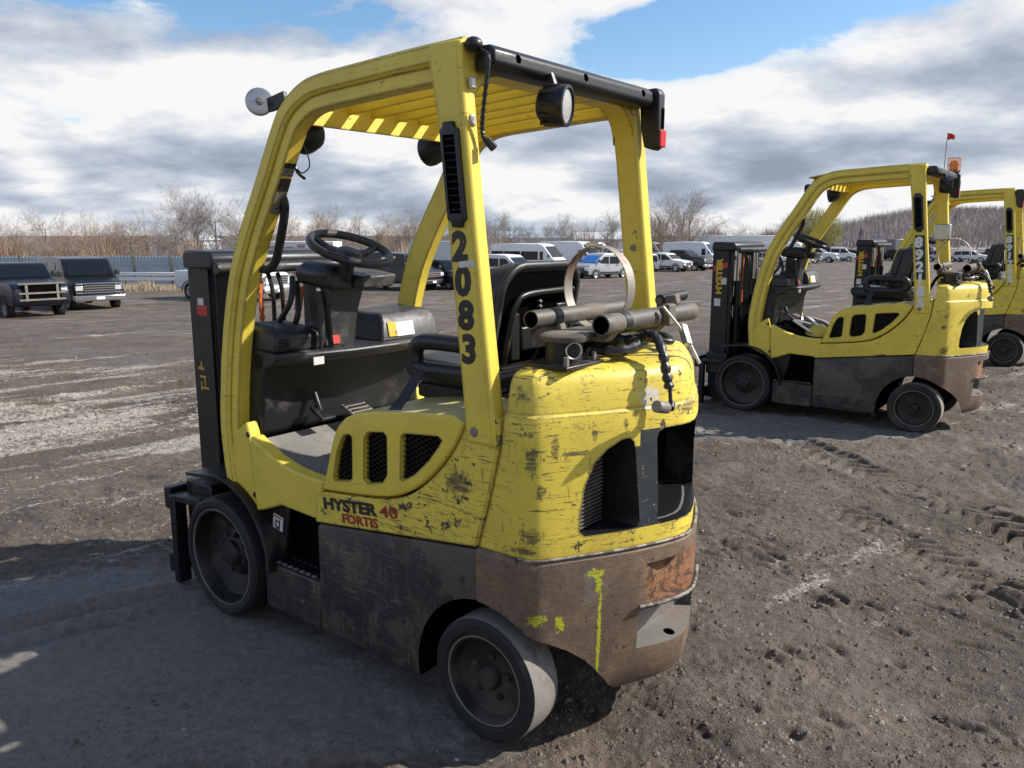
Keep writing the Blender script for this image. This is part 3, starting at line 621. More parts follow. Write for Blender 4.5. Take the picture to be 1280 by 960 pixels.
        for zb, xb in ((1.52, .06), (1.58, .052)): b = MB(); b.lathe([(.013 if zb < 1.55 else .006, 0), (.011 if zb < 1.55 else .005, .003), (.001, .003)], (xb, s * .4515, zb), (0, -s, 0), 14, caps=False); b.build('bolt', M['grey_metal'], po, smooth=20)
        # corner gusset between post and rear beam
        gs = MB(); pts = [(s * .454, 2.03), (s * .454, 1.90)] + [(s * (.454 - .13 * (1 - math.cos(t))), 1.90 + .125 * math.sin(t)) for t in [R(q) for q in range(12, 85, 12)]] + [(s * .32, 2.03)]
        gs.prism(pts, 'X', .072, .160); gs.build('gusset', M['yellow'], g)
    # --- hood
    mb = MB(); poly = [(x + .0035, z + .0035) for x, z in SEAM] + HOODTOP[1:]
    poly = [(x, z) for x, z in poly]
    mb.prism(poly, 'Y', -.505, .505)
    hd = mb.build('hood', [M['yellow_hood'], M['yellow']], g, bevel=.022, seg=4, ang=50)
    cs = []
    for p in VENTS:
        for s in (1, -1): c = MB(); c.prism(p, 'Y', s * .478, s * .6); cs.append(c)
    cut(hd, cs, 30)
    for p in VENTS:
        for s in (1, -1):
            bk = MB(); bk.prism(shrink(p, -.004), 'Y', s * .470, s * .4805); v = bk.build('vent_shade_backing', M['shade_black'], hd)  # black plate behind the wires, painted in place of the unlit hood interior
            wire_mesh(p, .489, s).build('vent_mesh', M['black_metal'], hd, smooth=0)
    # grey worn skin on the hood top
    # --- floor, pedals
    mb = MB(); mb.loft([[(x, y, z) for y, z in ((-.44, zz - .02), (.44, zz - .02), (.44, zz), (-.44, zz))] for x, zz in ((.70, .690), (.86, .692), (.95, .702), (1.05, .728), (1.18, .782))]); fl = mb.build('floor_plate', M['floor_mat'], g, bevel=.004)
    for i, y in enumerate((.30, .18, .05)):
        for j in range(2): b = MB(); b.obox((.86 + j * .12, y, .699 + j * .012), (.07, .012, .006), (0, -.08, 0)); b.build('mat_rib', M['floor_mat'], fl)
    pd = MB(); pd.obox((1.06, .02, .815), (.20, .12, .014), (0, -.42, 0)); p_ = pd.build('pedal', M['grey_metal'], g, bevel=.004)
    for i in range(8): b = MB(); b.obox((1.06 - .08 + i * .022, .02, .825 + (-.08 + i * .022) * .45), (.008, .10, .008), (0, -.42, 0)); b.build('pedal_rib', M['black'], p_)
    pd = MB(); pd.obox((1.12, .20, .85), (.09, .07, .014), (0, -.5, 0)); pd.tube([(1.13, .2, .845), (1.17, .2, .93)], .012); pd.build('pedal', M['black_metal'], g, bevel=.003)
    # --- cowl and dashboard
    mb = MB(); mb.prism([(1.385, .60), (1.385, 1.10), (1.34, 1.13), (1.20, 1.13), (1.155, 1.10), (1.19, .98), (1.205, .79)], 'Y', -.432, .432)
    co = mb.build('cowl', M['black'], g, bevel=.015)
    mb = MB(); mb.loft([[(1.24, y, 1.055 - d), (1.02 + e, y, 1.075), (1.0 + e, y, 1.100), (1.0 + e, y, 1.118), (1.24, y, 1.128)] for y, d, e in ((.432, .03, .09), (.30, .0, .045), (.12, .0, .01), (-.12, .0, .0), (-.30, .02, .02), (-.45, .04, .05))])
    mb.build('dash_shelf', M['black_dusty'], g, bevel=.008)
    mb = MB(); mb.loft([[(1.095, .428, 1.12), (1.095, .195, 1.12), (1.32, .195, 1.12), (1.32, .428, 1.12)], [(1.10, .425, 1.19), (1.10, .20, 1.18), (1.32, .20, 1.20), (1.32, .425, 1.215)], [(1.145, .405, 1.222), (1.145, .22, 1.210), (1.30, .22, 1.222), (1.30, .405, 1.232)]])
    mb.build('dash_pod', M['black'], g, bevel=.012)
    pk = MB(); pk.loft([[(1.09, .20, 1.12), (1.07, .10, 1.12), (1.22, .10, 1.12), (1.22, .20, 1.12)], [(1.10, .195, 1.19), (1.085, .115, 1.19), (1.2, .115, 1.2), (1.2, .195, 1.2)], [(1.13, .18, 1.23), (1.12, .13, 1.23), (1.18, .13, 1.235), (1.18, .18, 1.235)]]); k = pk.build('brake_console', M['black_dusty'], g, bevel=.01)
    b = MB(); b.obox((1.078, .150, 1.165), (.003, .035, .06), (0, .18, 0)); b.build('warning_label', M['red_decal'], k)
    hb = MB(); hb.tube(catmull([(1.085, .235, 1.06), (1.075, .225, 1.16), (1.09, .21, 1.26), (1.10, .205, 1.34)], 5), [.008] * 5 + [.014] * 11, 10); hl = hb.build('brake_lever', M['black'], g)
    b = MB(); b.sphere((1.102, .204, 1.352), .014); b.build('lever_button', M['chrome'], hl)
    mb = MB(); mb.loft([[(1.055, -.08, 1.115), (1.06, -.44, 1.115), (1.32, -.44, 1.115), (1.32, -.08, 1.115)], [(1.075, -.10, 1.20), (1.08, -.43, 1.205), (1.32, -.43, 1.22), (1.32, -.10, 1.21)], [(1.11, -.12, 1.235), (1.12, -.42, 1.240), (1.31, -.42, 1.245), (1.31, -.12, 1.24)]])
    dp = mb.build('dash_tray', M['black_dusty'], g, bevel=.01)
    b = MB(); b.obox((1.064, -.225, 1.165), (.003, .105, .062), (0, .22, 0)); b.build('instruction_label', M['paper'], dp)
    b = MB(); b.obox((1.064, -.148, 1.167), (.003, .045, .062), (0, .22, 0)); b.build('instruction_label', M['yellow_print'], dp)
    # --- steering column and wheel
    CY = .115
    mb = MB(); mb.loft([[(1.215, CY + .055, 1.08), (1.08, CY + .055, 1.08), (1.08, CY - .065, 1.08), (1.215, CY - .065, 1.08)], [(1.20, CY + .07, 1.25), (1.075, CY + .07, 1.25), (1.075, CY - .085, 1.25), (1.20, CY - .085, 1.25)], [(1.19, CY + .085, 1.385), (1.055, CY + .08, 1.365), (1.055, CY - .11, 1.365), (1.19, CY - .10, 1.385)]])
    mb.build('steering_column', M['black_dusty'], g, bevel=.012)
    mb = MB(); mb.loft([[(1.23, CY + .10, 1.375), (1.02, CY + .09, 1.355), (1.02, CY - .02, 1.355), (1.23, CY - .02, 1.375)], [(1.24, CY + .11, 1.43), (1.03, CY + .10, 1.42), (1.03, CY - .03, 1.42), (1.24, CY - .03, 1.43)], [(1.20, CY + .08, 1.470), (1.06, CY + .07, 1.455), (1.06, CY + .0, 1.455), (1.20, CY + .0, 1.470)]])
    mb.build('column_shroud', M['black'], g, bevel=.015)
    mb = MB(); mb.loft([[(1.20, CY - .025, 1.37), (.985, CY - .03, 1.355), (.97, CY - .19, 1.36), (1.18, CY - .20, 1.375)], [(1.20, CY - .025, 1.43), (.975, CY - .03, 1.405), (.96, CY - .20, 1.41), (1.18, CY - .21, 1.435)]])
    dsp = mb.build('display_console', M['black_dusty'], g, bevel=.008)
    # wheel: tilted towards the seat
    wc = Vector((1.0, .125, 1.515)); nrm = Vector((-.40, 0, 1)).normalized(); U = Vector((1, 0, .40)).normalized(); V = Vector((0, 1, 0)); RW = .158
    ring = [wc + (U * math.cos(t) + V * math.sin(t)) * RW for t in [2 * math.pi * k / 40 for k in range(40)]]
    mb = MB(); mb.tube(ring, .0165, 12, closed=True); sw = mb.build('steering_wheel', M['black_dusty'], g, smooth=60)
    for t in (R(35), R(155), R(275)):
        b = MB(); d = (U * math.cos(t) + V * math.sin(t)); b.tube([wc - nrm * .03 + d * .03, wc - nrm * .025 + d * .09, wc + d * (RW - .006)], [.020, .015, .013], 8); b.build('spoke', M['black'], sw)
    b = MB(); b.lathe([(.034, -.12), (.030, -.05), (.055, -.045), (.058, -.02), (.045, -.008), (.001, -.004)], wc, nrm, 24); b.build('wheel_hub', M['black'], sw)
    st = MB(); st.tube([(1.05, CY - .03, 1.455), (1.0, CY - .12, 1.47), (.97, CY - .20, 1.475)], .007, 8); st.build('direction_lever', M['grey_metal'], g)
    # --- grab handle on the left front post
    gh = MB(); gh.tube(catmull([(1.06, .462, 1.69), (1.00, .45, 1.715), (.985, .435, 1.665), (1.05, .42, 1.53), (1.085, .42, 1.465), (1.13, .43, 1.44), (1.20, .462, 1.47)], 5), .0165, 10); gh.build('grab_handle', M['black'], g, smooth=60)
    # --- roof
    tilt = lambda x: 2.108 - .028 * (x - .07) / .63
    for i in range(7):
        y = -.365 + i * .1215
        b = MB(); z1 = tilt(.12) - .022; z2 = tilt(.86) - .030
        lo = []
        for x, z in ((.12, z1), (.86, z2)):
            lo.append([(x, y - .018, z - .047), (x, y - .010, z - .050), (x, y + .013, z + .006), (x, y + .005, z + .009)])
        b.loft(lo); b.build('roof_bar', M['yellow'], g, bevel=.002)
    b = MB(); b.prism([(.858, 2.045), (.900, 2.030), (.880, 1.945), (.852, 1.940)], 'Y', -.43, .43); b.build('front_roof_beam', M['yellow'], g, bevel=.004)
    b = MB(); b.prism([(.80, 2.068), (.965, 2.040), (.962, 2.030), (.80, 2.056)], 'Y', -.44, .44); b.build('front_visor', M['yellow'], g, bevel=.002)
    b = MB(); b.prism([(.068, 2.098), (.185, 2.092), (.185, 2.030), (.14, 2.022), (.068, 2.026)], 'Y', -.452, .452); rb = b.build('rear_roof_beam', M['yellow'], g, bevel=.006)
    b = MB(); b.obox((.13, -.18, 2.0215), (.07, .26, .002)); 
    # --- rear light bar
    b = MB(); b.prism([(.062, 2.088), (.010, 2.086), (-.012, 2.070), (-.014, 2.038), (.005, 2.020), (.062, 2.018)], 'Y', -.44, .455); lb = b.build('light_bar', [M['black'], M['shade_black']], g, bevel=.006)
    cut(lb, [MB().lathe([(.013, 0), (.013, .05)], (-.03, y, 2.060), (1, 0, 0), 16) for y in (.35, .0, -.37)])
    # --- mast
    for s in (1, -1):
        b = MB(); b.prism([(1.625, s * .315), (1.625, s * .335), (1.655, s * .335), (1.655, s * .352), (1.810, s * .352), (1.810, s * .300), (1.795, s * .300), (1.795, s * .335), (1.67, s * .335), (1.67, s * .315)], 'Z', .06, 1.455); mc = b.build('mast_channel', M['black_metal'], g, bevel=.003)
        b = MB(); b.prism([(1.64, s * .25), (1.64, s * .31), (1.66, s * .31), (1.66, s * .268), (1.78, s * .268), (1.78, s * .31), (1.80, s * .31), (1.80, s * .25)], 'Z', .10, 1.43); b.build('inner_channel', M['black_metal'], g)
        b = MB(); b.lathe([(.033, .25), (.033, 1.10), (.036, 1.10), (.036, 1.15), (.021, 1.15), (.021, 1.40), (.001, 1.40)], (1.615, s * .215, 0), (0, 0, 1), 18); cy = b.build('lift_cylinder', M['black_metal'], g, smooth=40)
        b = MB(); b.lathe([(.0215, 1.152), (.0215, 1.40)], (1.615, s * .215, 0), (0, 0, 1), 18); b.build('piston_rod', M['chrome'], cy, smooth=40)
        b = MB(); b.box(1.60, 1.80, s * .358, s * .440, .30, .50); b.build('mast_mount', M['black_metal'], g, bevel=.01)
    b = MB(); b.prism([(1.59, 1.425), (1.585, 1.475), (1.61, 1.500), (1.79, 1.505), (1.815, 1.49), (1.815, 1.425)], 'Y', -.372, .372); b.build('mast_crosshead', M['black'], g, bevel=.012)
    b = MB(); b.tube([(1.56, .37, 1.43), (1.56, -.40, 1.43)], .024, 12); b.build('mast_tie_bar', M['black_dusty'], g)
    b = MB(); b.box(1.64, 1.80, -.31, .31, .92, 1.0); b.build('mast_tie_bar', M['black_metal'], g, bevel=.01)
    b = MB(); b.box(1.66, 1.70, -.248, .248, .12, .8); b.build('mast_back_plate', M['shade_black'], g)
    for y in (.09, .04):
        b = MB(); b.tube(catmull([(1.60, y, 1.40), (1.57, y, 1.30), (1.58, y, 1.0), (1.62, y, .7)], 5), .010, 8); b.build('mast_hose', M['black'], g)
    for y in (.13,):
        b = MB()
        for k in range(24): b.box(1.598, 1.608, y - (.011 if k % 2 else .007), y + (.011 if k % 2 else .007), .95 + k * .019, .9685 + k * .019)
        b.build('lift_chain', M['orange'], g)
    # --- carriage
    for z0, z1 in ((.36, .46), (.06, .15)):
        b = MB(); b.box(1.840, 1.885, -.50, .50, z0, z1); b.build('carriage_bar', M['black_metal'], g, bevel=.006)
    for y in (.475, .16, -.16, -.475):
        b = MB(); b.box(1.795, 1.839, y - .03, y + .03, .02, .43); b.build('carriage_plate', M['black_metal'], g, bevel=.006)
    for s in (1, -1):
        b = MB(); b.prism([(1.60, .415), (1.84, .40), (1.84, .435), (1.60, .455)], 'Y', s * .44, s * .50); b.build('carriage_arm', M['black_metal'], g, bevel=.008)
    # --- wheels
    for s in (1, -1):
        wheel(g, 1.4134, s, .534, .2533, .19, .205, .055, 8, True)
        wheel(g, 0.0, s, .519, .2024, .14, .146, .04, 5, False)
    # --- frame under the hood
    b = MB(); b.box(.28, 1.1, -.40, .40, .14, .60); b.build('chassis', M['shade_black'], g)
    b = MB(); b.box(-.06, .30, -.37, .37, .47, .66); b.build('rear_frame', M['shade_black'], g)
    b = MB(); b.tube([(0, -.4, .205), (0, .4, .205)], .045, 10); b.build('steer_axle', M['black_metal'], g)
    b = MB(); b.box(1.3, 1.52, -.36, .36, .15, .37); b.build('drive_axle', M['shade_black'], g)
    # --- seat
    b = MB(); b.loft([[(.60, -.21, 1.045), (.60, .21, 1.045), (.18, .22, 1.035), (.18, -.22, 1.035)], [(.63, -.22, 1.10), (.63, .22, 1.10), (.17, .235, 1.085), (.17, -.235, 1.085)], [(.61, -.20, 1.135), (.61, .20, 1.135), (.18, .21, 1.115), (.18, -.21, 1.115)]]); se = b.build('seat_cushion', M['black'], g, bevel=.02, seg=3)
    b = MB(); b.box(.14, .58, -.19, .19, .985, 1.04); b.build('seat_base', M['black_metal'], g, bevel=.01)
    def rr(w, z0, z1, r):
        pts = []
        for cy, cz, a0 in ((w - r, z1 - r, 0), (-(w - r), z1 - r, 90), (-(w - r * .5), z0 + r * .5, 180), (w - r * .5, z0 + r * .5, 270)):
            q = r if a0 < 170 else r * .5
            pts += [(cy + q * math.cos(R(a0 + k * 18)), cz + q * math.sin(R(a0 + k * 18))) for k in range(6)]
        return pts
    def slab(poly, x0, x1): return [[(x0 - .22 * (z - 1.1), y, z) for y, z in poly], [(x1 - .22 * (z - 1.1), y, z) for y, z in poly]]
    b = MB(); b.loft(slab(rr(.225, 1.10, 1.475, .10), .23, .30)); b.loft(slab(rr(.21, 1.11, 1.46, .10), .301, .36)); bk = b.build('seat_back', M['black_dusty'], g, bevel=.012, seg=3)
    o1 = [(.222 - .22 * (z - 1.1), y, z) for y, z in rr(.218, 1.105, 1.468, .095)]
    b = MB(); b.tube(o1, .014, 8, closed=True); b.build('back_rim', M['black_dusty'], bk, smooth=60)
    b = MB(); b.loft(slab(rr(.19, 1.13, 1.445, .08), .222, .229)); b.build('back_recess_shade', M['shade_black'], bk)  # black panel laid on the seat back as the shade of a recess
    b = MB(); b.tube(catmull([(.19, .17, 1.14), (.165, .165, 1.27), (.150, .15, 1.345), (.145, .10, 1.372), (.142, -.05, 1.378), (.145, -.17, 1.378)], 5), .012, 8); b.build('back_bar', M['black_metal'], bk, smooth=60)
    b = MB()
    for k in range(6): b.lathe([(.010, 0), (.016, .008), (.010, .016)], (.155, .02, 1.25 + k * .017), (0, 0, 1), 10)
    b.build('back_damper', M['black_metal'], bk, smooth=30)
    b = MB(); b.box(.165, .19, -.06, .10, 1.18, 1.26); b.box(.165, .185, .11, .16, 1.15, 1.31); b.box(.16, .185, -.17, -.10, 1.14, 1.33); b.build('back_bracket', M['black_metal'], bk, bevel=.006)
    for s in (1, -1):
        lp = [(.47, 1.125), (.475, 1.175), (.45, 1.205), (.40, 1.212), (.26, 1.212), (.18, 1.205), (.165, 1.17), (.18, 1.128), (.26, 1.118), (.40, 1.116), (.445, 1.115)]
        lp = [q for q in catmull([(x, s * .30, z) for x, z in lp], 3)]
        b = MB(); b.tube(lp[:-1], .028, 10, closed=True); b.build('hip_restraint', M['black'], g, smooth=60)
    b = MB(); b.sweep(catmull([(.40, .29, 1.125), (.42, .34, 1.105), (.43, .40, 1.035), (.42, .445, 1.012), (.405, .468, 1.004)], 5), [(-.002, -.022), (.002, -.022), (.002, .022), (-.002, .022)], up=(1, 0, 0)); bl = b.build('seat_belt', M['belt'], g)
    b = MB(); b.obox((.400, .478, .999), (.055, .03, .014), (-.5, 0, 0)); b.build('belt_buckle', M['black'], bl, bevel=.004)
    # --- gas tank cradle
    b = MB(); b.box(-.225, -.075, .20, .40, 1.186, 1.200); pl = b.build('cradle_plate', M['black_metal'], g, bevel=.004)
    b = MB(); b.lathe([(.056, 1.20), (.056, 1.262), (.001, 1.262)], (-.15, .305, 0), (0, 0, 1), 28); b.build('cradle_pivot', M['black_metal'], g, smooth=40)
    b = MB(); b.lathe([(.072, 1.263), (.074, 1.268), (.074, 1.278), (.06, 1.285), (.001, 1.286)], (-.15, .305, 0), (0, 0, 1), 28); b.box(-.20, -.07, -.10, .28, 1.262, 1.281); b.build('cradle_arm', M['dirty_steel'], g, smooth=40)
    for x, y in ((-.20, .22), (-.17, .215), (-.21, .38)): q = MB(); q.lathe([(.008, 1.2), (.008, 1.225), (.001, 1.225)], (x, y, 0), (0, 0, 1), 8); q.build('bolt', M['grey_metal'], pl)
    b = MB(); b.tube([(-.205 + .022 * math.cos(t) * .6, .335 + .02 * math.cos(t), 1.238 + .024 * math.sin(t)) for t in [2 * math.pi * k / 20 for k in range(20)]], .0025, 6, closed=True); b.build('pull_ring', M['bright_metal'], g)
    for x, z, y0, y1, r in ((-.045, 1.318, .33, -.22, .028), (-.245, 1.308, .255, -.33, .031)):
        b = MB(); b.lathe([(r * .86, .002), (r * .86, .0), (r, 0), (r, abs(y1 - y0)), (.001, abs(y1 - y0))], (x, y0, z), (0, -1, 0), 22, caps=False); t_ = b.build('cradle_tube', M['dirty_steel'], g, smooth=40)
        b = MB(); b.lathe([(.001, .035), (r * .86, .034), (r * .86, .001)], (x, y0, z), (0, -1, 0), 22, caps=False); b.build('tube_bore', M['shade_black'], t_)
        b = MB(); b.lathe([(r + .002, .10), (r + .002, .135)], (x, y0, z), (0, -1, 0), 22, caps=False); b.build('tube_band', M['black'], t_, smooth=40)
    for y in (.20, -.10):
        b = MB(); b.prism([(-.08, 1.262), (-.065, 1.30), (-.02, 1.30), (-.03, 1.255), (-.24, 1.255), (-.265, 1.285), (-.225, 1.285), (-.205, 1.268)], 'Y', y - .022, y + .022); b.build('tube_saddle', M['dirty_steel'], g, bevel=.003)
    hp = [(-.122 + .118 * math.cos(t), .075, 1.405 + .130 * math.sin(t)) for t in [R(88 - k * 9) for k in range(40)]]
    b = MB(); b.sweep(hp, [(-.0015, -.022), (.0015, -.022), (.0015, .022), (-.0015, .022)], up=(0, 1, 0)); hp_ = b.build('tank_hoop', M['hoop'], g)
    b = MB(); b.tube([(-.155, .105, 1.532), (-.06, .05, 1.535)], .010, 8); b.obox((-.105, .075, 1.535), (.05, .035, .02)); b.build('hoop_latch', M['bright_metal'], hp_, bevel=.003)
    b = MB(); b.obox((-.225, -.20, 1.352), (.07, .075, .035), (0, .2, .3)); b.obox((-.28, -.10, 1.315), (.03, .05, .07)); cb = b.build('clamp_block', M['dirty_steel'], g, bevel=.006)
    b = MB(); b.tube([(-.215, -.33, 1.362), (-.215, -.16, 1.355)], .019, 12); b.build('clamp_pin', M['black_metal'], cb)
    lv = [Vector((-.29, -.04, 1.345)), Vector((-.345, -.09, 1.255)), Vector((-.395, -.10, 1.165))]
    b = MB(); b.sweep(catmull(lv, 4), [(-.004, -.006), (.004, -.006), (.004, .012), (-.004, .012)], up=(.5, -1, .2)); b.obox(lv[1], (.02, .03, .07), (.3, .5, 0)); b.build('clamp_lever', M['bright_metal'], g, bevel=.002)
    hs = catmull([(-.10, .27, 1.255), (-.16, .20, 1.228), (-.245, .17, 1.222), (-.275, .10, 1.232), (-.24, .045, 1.240), (-.17, .08, 1.245), (-.10, .14, 1.25)], 6)
    b = MB(); b.tube(hs, [.016 + (.0025 if (i % 3) else -.002) for i in range(len(hs))], 10); b.build('gas_hose', M['black'], g, smooth=30)
    hs = catmull([(-.27, .03, 1.262), (-.32, .06, 1.262), (-.375, .115, 1.225), (-.398, .13, 1.165), (-.408, .128, 1.12)], 6)
    b = MB(); b.tube(hs, [.013 + (.003 if (i % 3) else -.002) for i in range(len(hs))], 10); b.build('gas_hose', M['black_dusty'], g, smooth=30)
    b = MB(); b.tube([(-.410, .128, 1.122), (-.416, .132, 1.075)], .006, 8); b.tube([(-.418, .130, 1.078), (-.425, .150, 1.066)], .012, 10); hz = b.build('hose_coupling', M['black_metal'], g)
    b = MB(); b.lathe([(.012, 0), (.018, .012), (.018, .06), (.015, .062), (.001, .06)], (-.420, .155, 1.068), (.12, .98, .22), 16, caps=False); b.build('coupling_nut', M['grey_metal'], hz, smooth=40)
    for pts, r_ in (([(-.10, .02, 1.205), (-.2, -.05, 1.235), (-.28, -.12, 1.225), (-.20, -.2, 1.235), (-.08, -.16, 1.215)], .011), ([(-.07, .18, 1.21), (-.13, .05, 1.24), (-.10, -.08, 1.27), (-.12, -.25, 1.23)], .009), ([(.05, .05, 1.10), (-.02, .10, 1.23), (-.10, .18, 1.245), (-.19, .23, 1.225)], .012)):
        b = MB(); b.tube(catmull(pts, 6), r_, 8); b.build('gas_hose', M['black'], g, smooth=60)
    b = MB(); b.box(-.13, -.02, -.36, -.02, 1.17, 1.215); b.build('regulator_box', M['dirty_steel'], g, bevel=.01)
    b = MB(); b.tube([(1.085, .17, 1.30), (1.075, .17, 1.30)], .014, 12); b.build('key_switch', M['chrome'], g)
    for y, z, sy, sz, mt in ((.28, 1.085, .05, .03, 'paper'), (.36, 1.16, .05, .03, 'black_dusty'), (-.02, 1.09, .06, .02, 'yellow_print')):
        b = MB(); b.obox((1.062 if y > .3 else 1.028, y, z), (.003, sy, sz)); b.build('dash_label', M[mt], g)
    # --- louvred black grille on each rear post
    for s in (1, -1):
        ax = lambda z: .0755 + .11 * (z - 1.61)
        fr = [(-.019, 1.590), (.019, 1.590), (.021, 1.604), (.034, 1.612), (.034, 1.860), (.021, 1.868), (.019, 1.882), (-.019, 1.882), (-.021, 1.868), (-.034, 1.860), (-.034, 1.612), (-.021, 1.604)]
        b = MB(); b.prism([(ax(z) + x, z) for x, z in fr], 'Y', s * .510, s * .526); gr = b.build('post_grille', [M['black'], M['shade_black']], g, bevel=.003)
        cut(gr, MB().prism([(ax(z) + x, z) for x, z in ((-.022, 1.628), (.022, 1.628), (.022, 1.846), (-.022, 1.846))], 'Y', s * .5165, s * .56))
        for k in range(11):
            z = 1.638 + k * .0195; b = MB(); b.obox((ax(z), s * .5205, z), (.044, .007, .0025), (s * .6, 0, 0)); b.build('grille_slat', M['black'], gr, smooth=0)
    return g
# ------------------------------------------------------------------ the three forklifts
base = make_forklift()
F1 = base; F2 = copy_tree(base); F3 = copy_tree(base)
for f, (x, y), a in ((F1, (.2255, 2.708), 141.75), (F2, (3.51, 6.722), 143.4), (F3, (6.223, 10.05), 143.4)):
    f.location = (x, y, -.004); f.rotation_euler = (0, 0, R(a))
GRP = 'yellow forklifts parked side by side'
tag(F1, 'yellow forklift numbered 2083 with rusty rear bumper and empty tank hoop', 'forklift', GRP)
tag(F2, 'yellow forklift numbered 892185 with amber beacon and taped rear post', 'forklift', GRP)
tag(F3, 'yellow forklift numbered 891703 parked beyond the one with the amber beacon', 'forklift', GRP)
def part(root, name): return [c for c in root.children_recursive if c.name.split('.')[0] == name]
b1 = part(F1, 'bumper')[0]; b1.data = b1.data.copy(); b1.data.materials[0] = M['bumper_marked']
for f in (F2, F3):
    for n_ in ('counterweight', 'side_panel'):
        for o_ in part(f, n_): o_.data = o_.data.copy(); o_.data.materials[0] = M['yellow_other']
LEFT, UP = (-1, 0, 0), (0, 0, 1)
def digits(root, txt, z0, step, size, mat, y=.5155, plate=None, bold=.006):
    for k, ch in enumerate(txt):
        z = z0 - k * step; x = .0755 + .11 * (z + size * .35 - 1.61) - .004
        lettering('number', ch, size, (x + size * .33, y + .0012, z), LEFT, UP, mat, root, bold=bold, sx=1.02)
    if plate:
        za, zb = z0 + size * .85, z0 - (len(txt) - 1) * step - size * .15; c = lambda z: .0755 + .11 * (z - 1.61) - .004
        b = MB(); b.prism([(c(za) - .034, za), (c(za) + .034, za), (c(zb) + .034, zb), (c(zb) - .034, zb)], 'Y', .505, y); b.build('number_strip', M['black'], root)
digits(F1, '2083', 1.498, .098, .112, M['black_print'], y=.5140)
b = MB(); b.obox((.046, .5155, 1.487), (.055, .0015, .018), (0, .1, 0)); b.build('number_sticker', M['paper'], F1)
digits(F2, '892185', 1.475, .094, .105, M['white_print'], plate=1)
digits(F3, '891703', 1.475, .094, .105, M['white_print'], plate=1)
# side lettering
def side_text(root):
    n = Vector((-1, 0, .115)).normalized(); u = Vector((.115, 0, 1)).normalized()
    lettering('lettering', 'HYSTER', .056, (.747, .5072, .6045), n, u, M['black_print'], root, bold=.0028, sx=1.42)
    lettering('lettering', '40', .056, (.452, .5072, .638), n, u, M['red_print'], root, bold=.0008, sx=1.6)
    lettering('lettering', 'FORTIS', .045, (.648, .5072, .573), n, u, M['red_print'], root, bold=.0015, sx=1.30)
side_text(F1)
# mast lettering of the other two
for f in (F2, F3):
    lettering('lettering', 'HYSTER', .075, (1.715, .3535, 1.03), (0, 0, 1), (1, 0, 0), M['yellow_print'], f, bold=.004, sx=1.22)
    b = MB(); b.prism([(1.80, 1.235), (1.80, 1.285), (1.665, 1.325), (1.665, 1.275)], 'Y', .352, .353); b.build('mast_decal', M['red_decal'], f)
    b = MB(); b.box(1.67, 1.72, .352, .3532, 1.12, 1.18); b.build('mast_decal', M['paper'], f)
    b = MB(); b.box(1.72, 1.78, .352, .3532, .92, .99); b.build('mast_decal', M['paper'], f)
# worn remains of print on the near mast
b = MB(); b.box(1.675, 1.755, .352, .3532, 1.225, 1.268); b.build('mast_decal', M['red_decal'], F1)
b = MB(); b.box(1.70, 1.745, .352, .3532, 1.27, 1.30); b.build('mast_decal', M['paper'], F1)
for x0, x1, z0, z1 in ((1.73, 1.775, .985, .995), (1.745, 1.755, .98, 1.02), (1.72, 1.765, .95, .958), (1.725, 1.733, .905, .955), (1.70, 1.755, .90, .908), (1.755, 1.762, .89, .93)):
    b = MB(); b.box(x0, x1, .352, .3532, z0, z1); b.build('mast_print', M['yellow_print'], F1)
def work_light(root, c, d):
    c = Vector(c); d = Vector(d).normalized()
    b = MB(); b.lathe([(.001, -.050), (.040, -.047), (.052, -.034), (.057, .0), (.061, .030), (.061, .042), (.053, .044), (.050, .036), (.001, .036)], c, d, 24, caps=False)
    w_ = b.build('work_light', M['black'], root, smooth=35)
    for k in range(10):
        a = 2 * math.pi * k / 10; q = MB(); U = d.cross(Vector((0, 0, 1))).normalized(); V = U.cross(d); p = c + (U * math.cos(a) + V * math.sin(a)) * .057
        q.tube([p - d * .035, p + d * .02], .006, 5); q.build('cooling_fin', M['black'], w_)
    b = MB(); b.lathe([(.0495, .0365), (.030, .042), (.001, .044)], c, d, 24, caps=False); b.build('lamp_lens', M['lens'], w_, smooth=60)
    b = MB(); b.tube([c + Vector((.0, 0, .05)), c + Vector((.012, 0, .085)), Vector((.03, c.y, 2.03))], .012, 8); b.build('lamp_bracket', M['black_metal'], w_)
    return w_
for f in (F1, F2): work_light(f, (-.030, .195, 1.950), (-.97, -.27, -.08))
def tail_lamp(root, s):
    b = MB(); b.prism([(.055, 2.088), (-.015, 2.090), (-.030, 2.070), (-.030, 1.885), (-.010, 1.872), (.030, 1.885), (.045, 1.95)], 'Y', s * .455, s * .500); t = b.build('tail_lamp_bracket', M['black'], root, bevel=.006)
    b = MB(); b.box(-.036, -.020, s * .462, s * .506, 1.884, 1.945); b.build('tail_lamp_lens', M['red_lens'], t, bevel=.004)
    b = MB(); b.box(-.034, -.031, s * .475, s * .49, 1.95, 2.02); b.build('tail_lamp_slot', M['shade_black'], t)
tail_lamp(F1, -1); tail_lamp(F3, 1); tail_lamp(F3, -1); tail_lamp(F2, -1)
for f in (F1, F2, F3):
    for y in (.33, -.33):
        b = MB(); b.lathe([(.001, -.075), (.035, -.068), (.058, -.04), (.066, .0), (.066, .02), (.06, .022), (.001, .015)], (.985, y, 1.925), (1, 0, -.15), 20, caps=False); h_ = b.build('headlight', M['black'], f, smooth=40)
        b = MB(); b.tube([(.965, y, 1.985), (.93, y, 2.035)], .010, 6); b.build('lamp_bracket', M['black_metal'], h_)
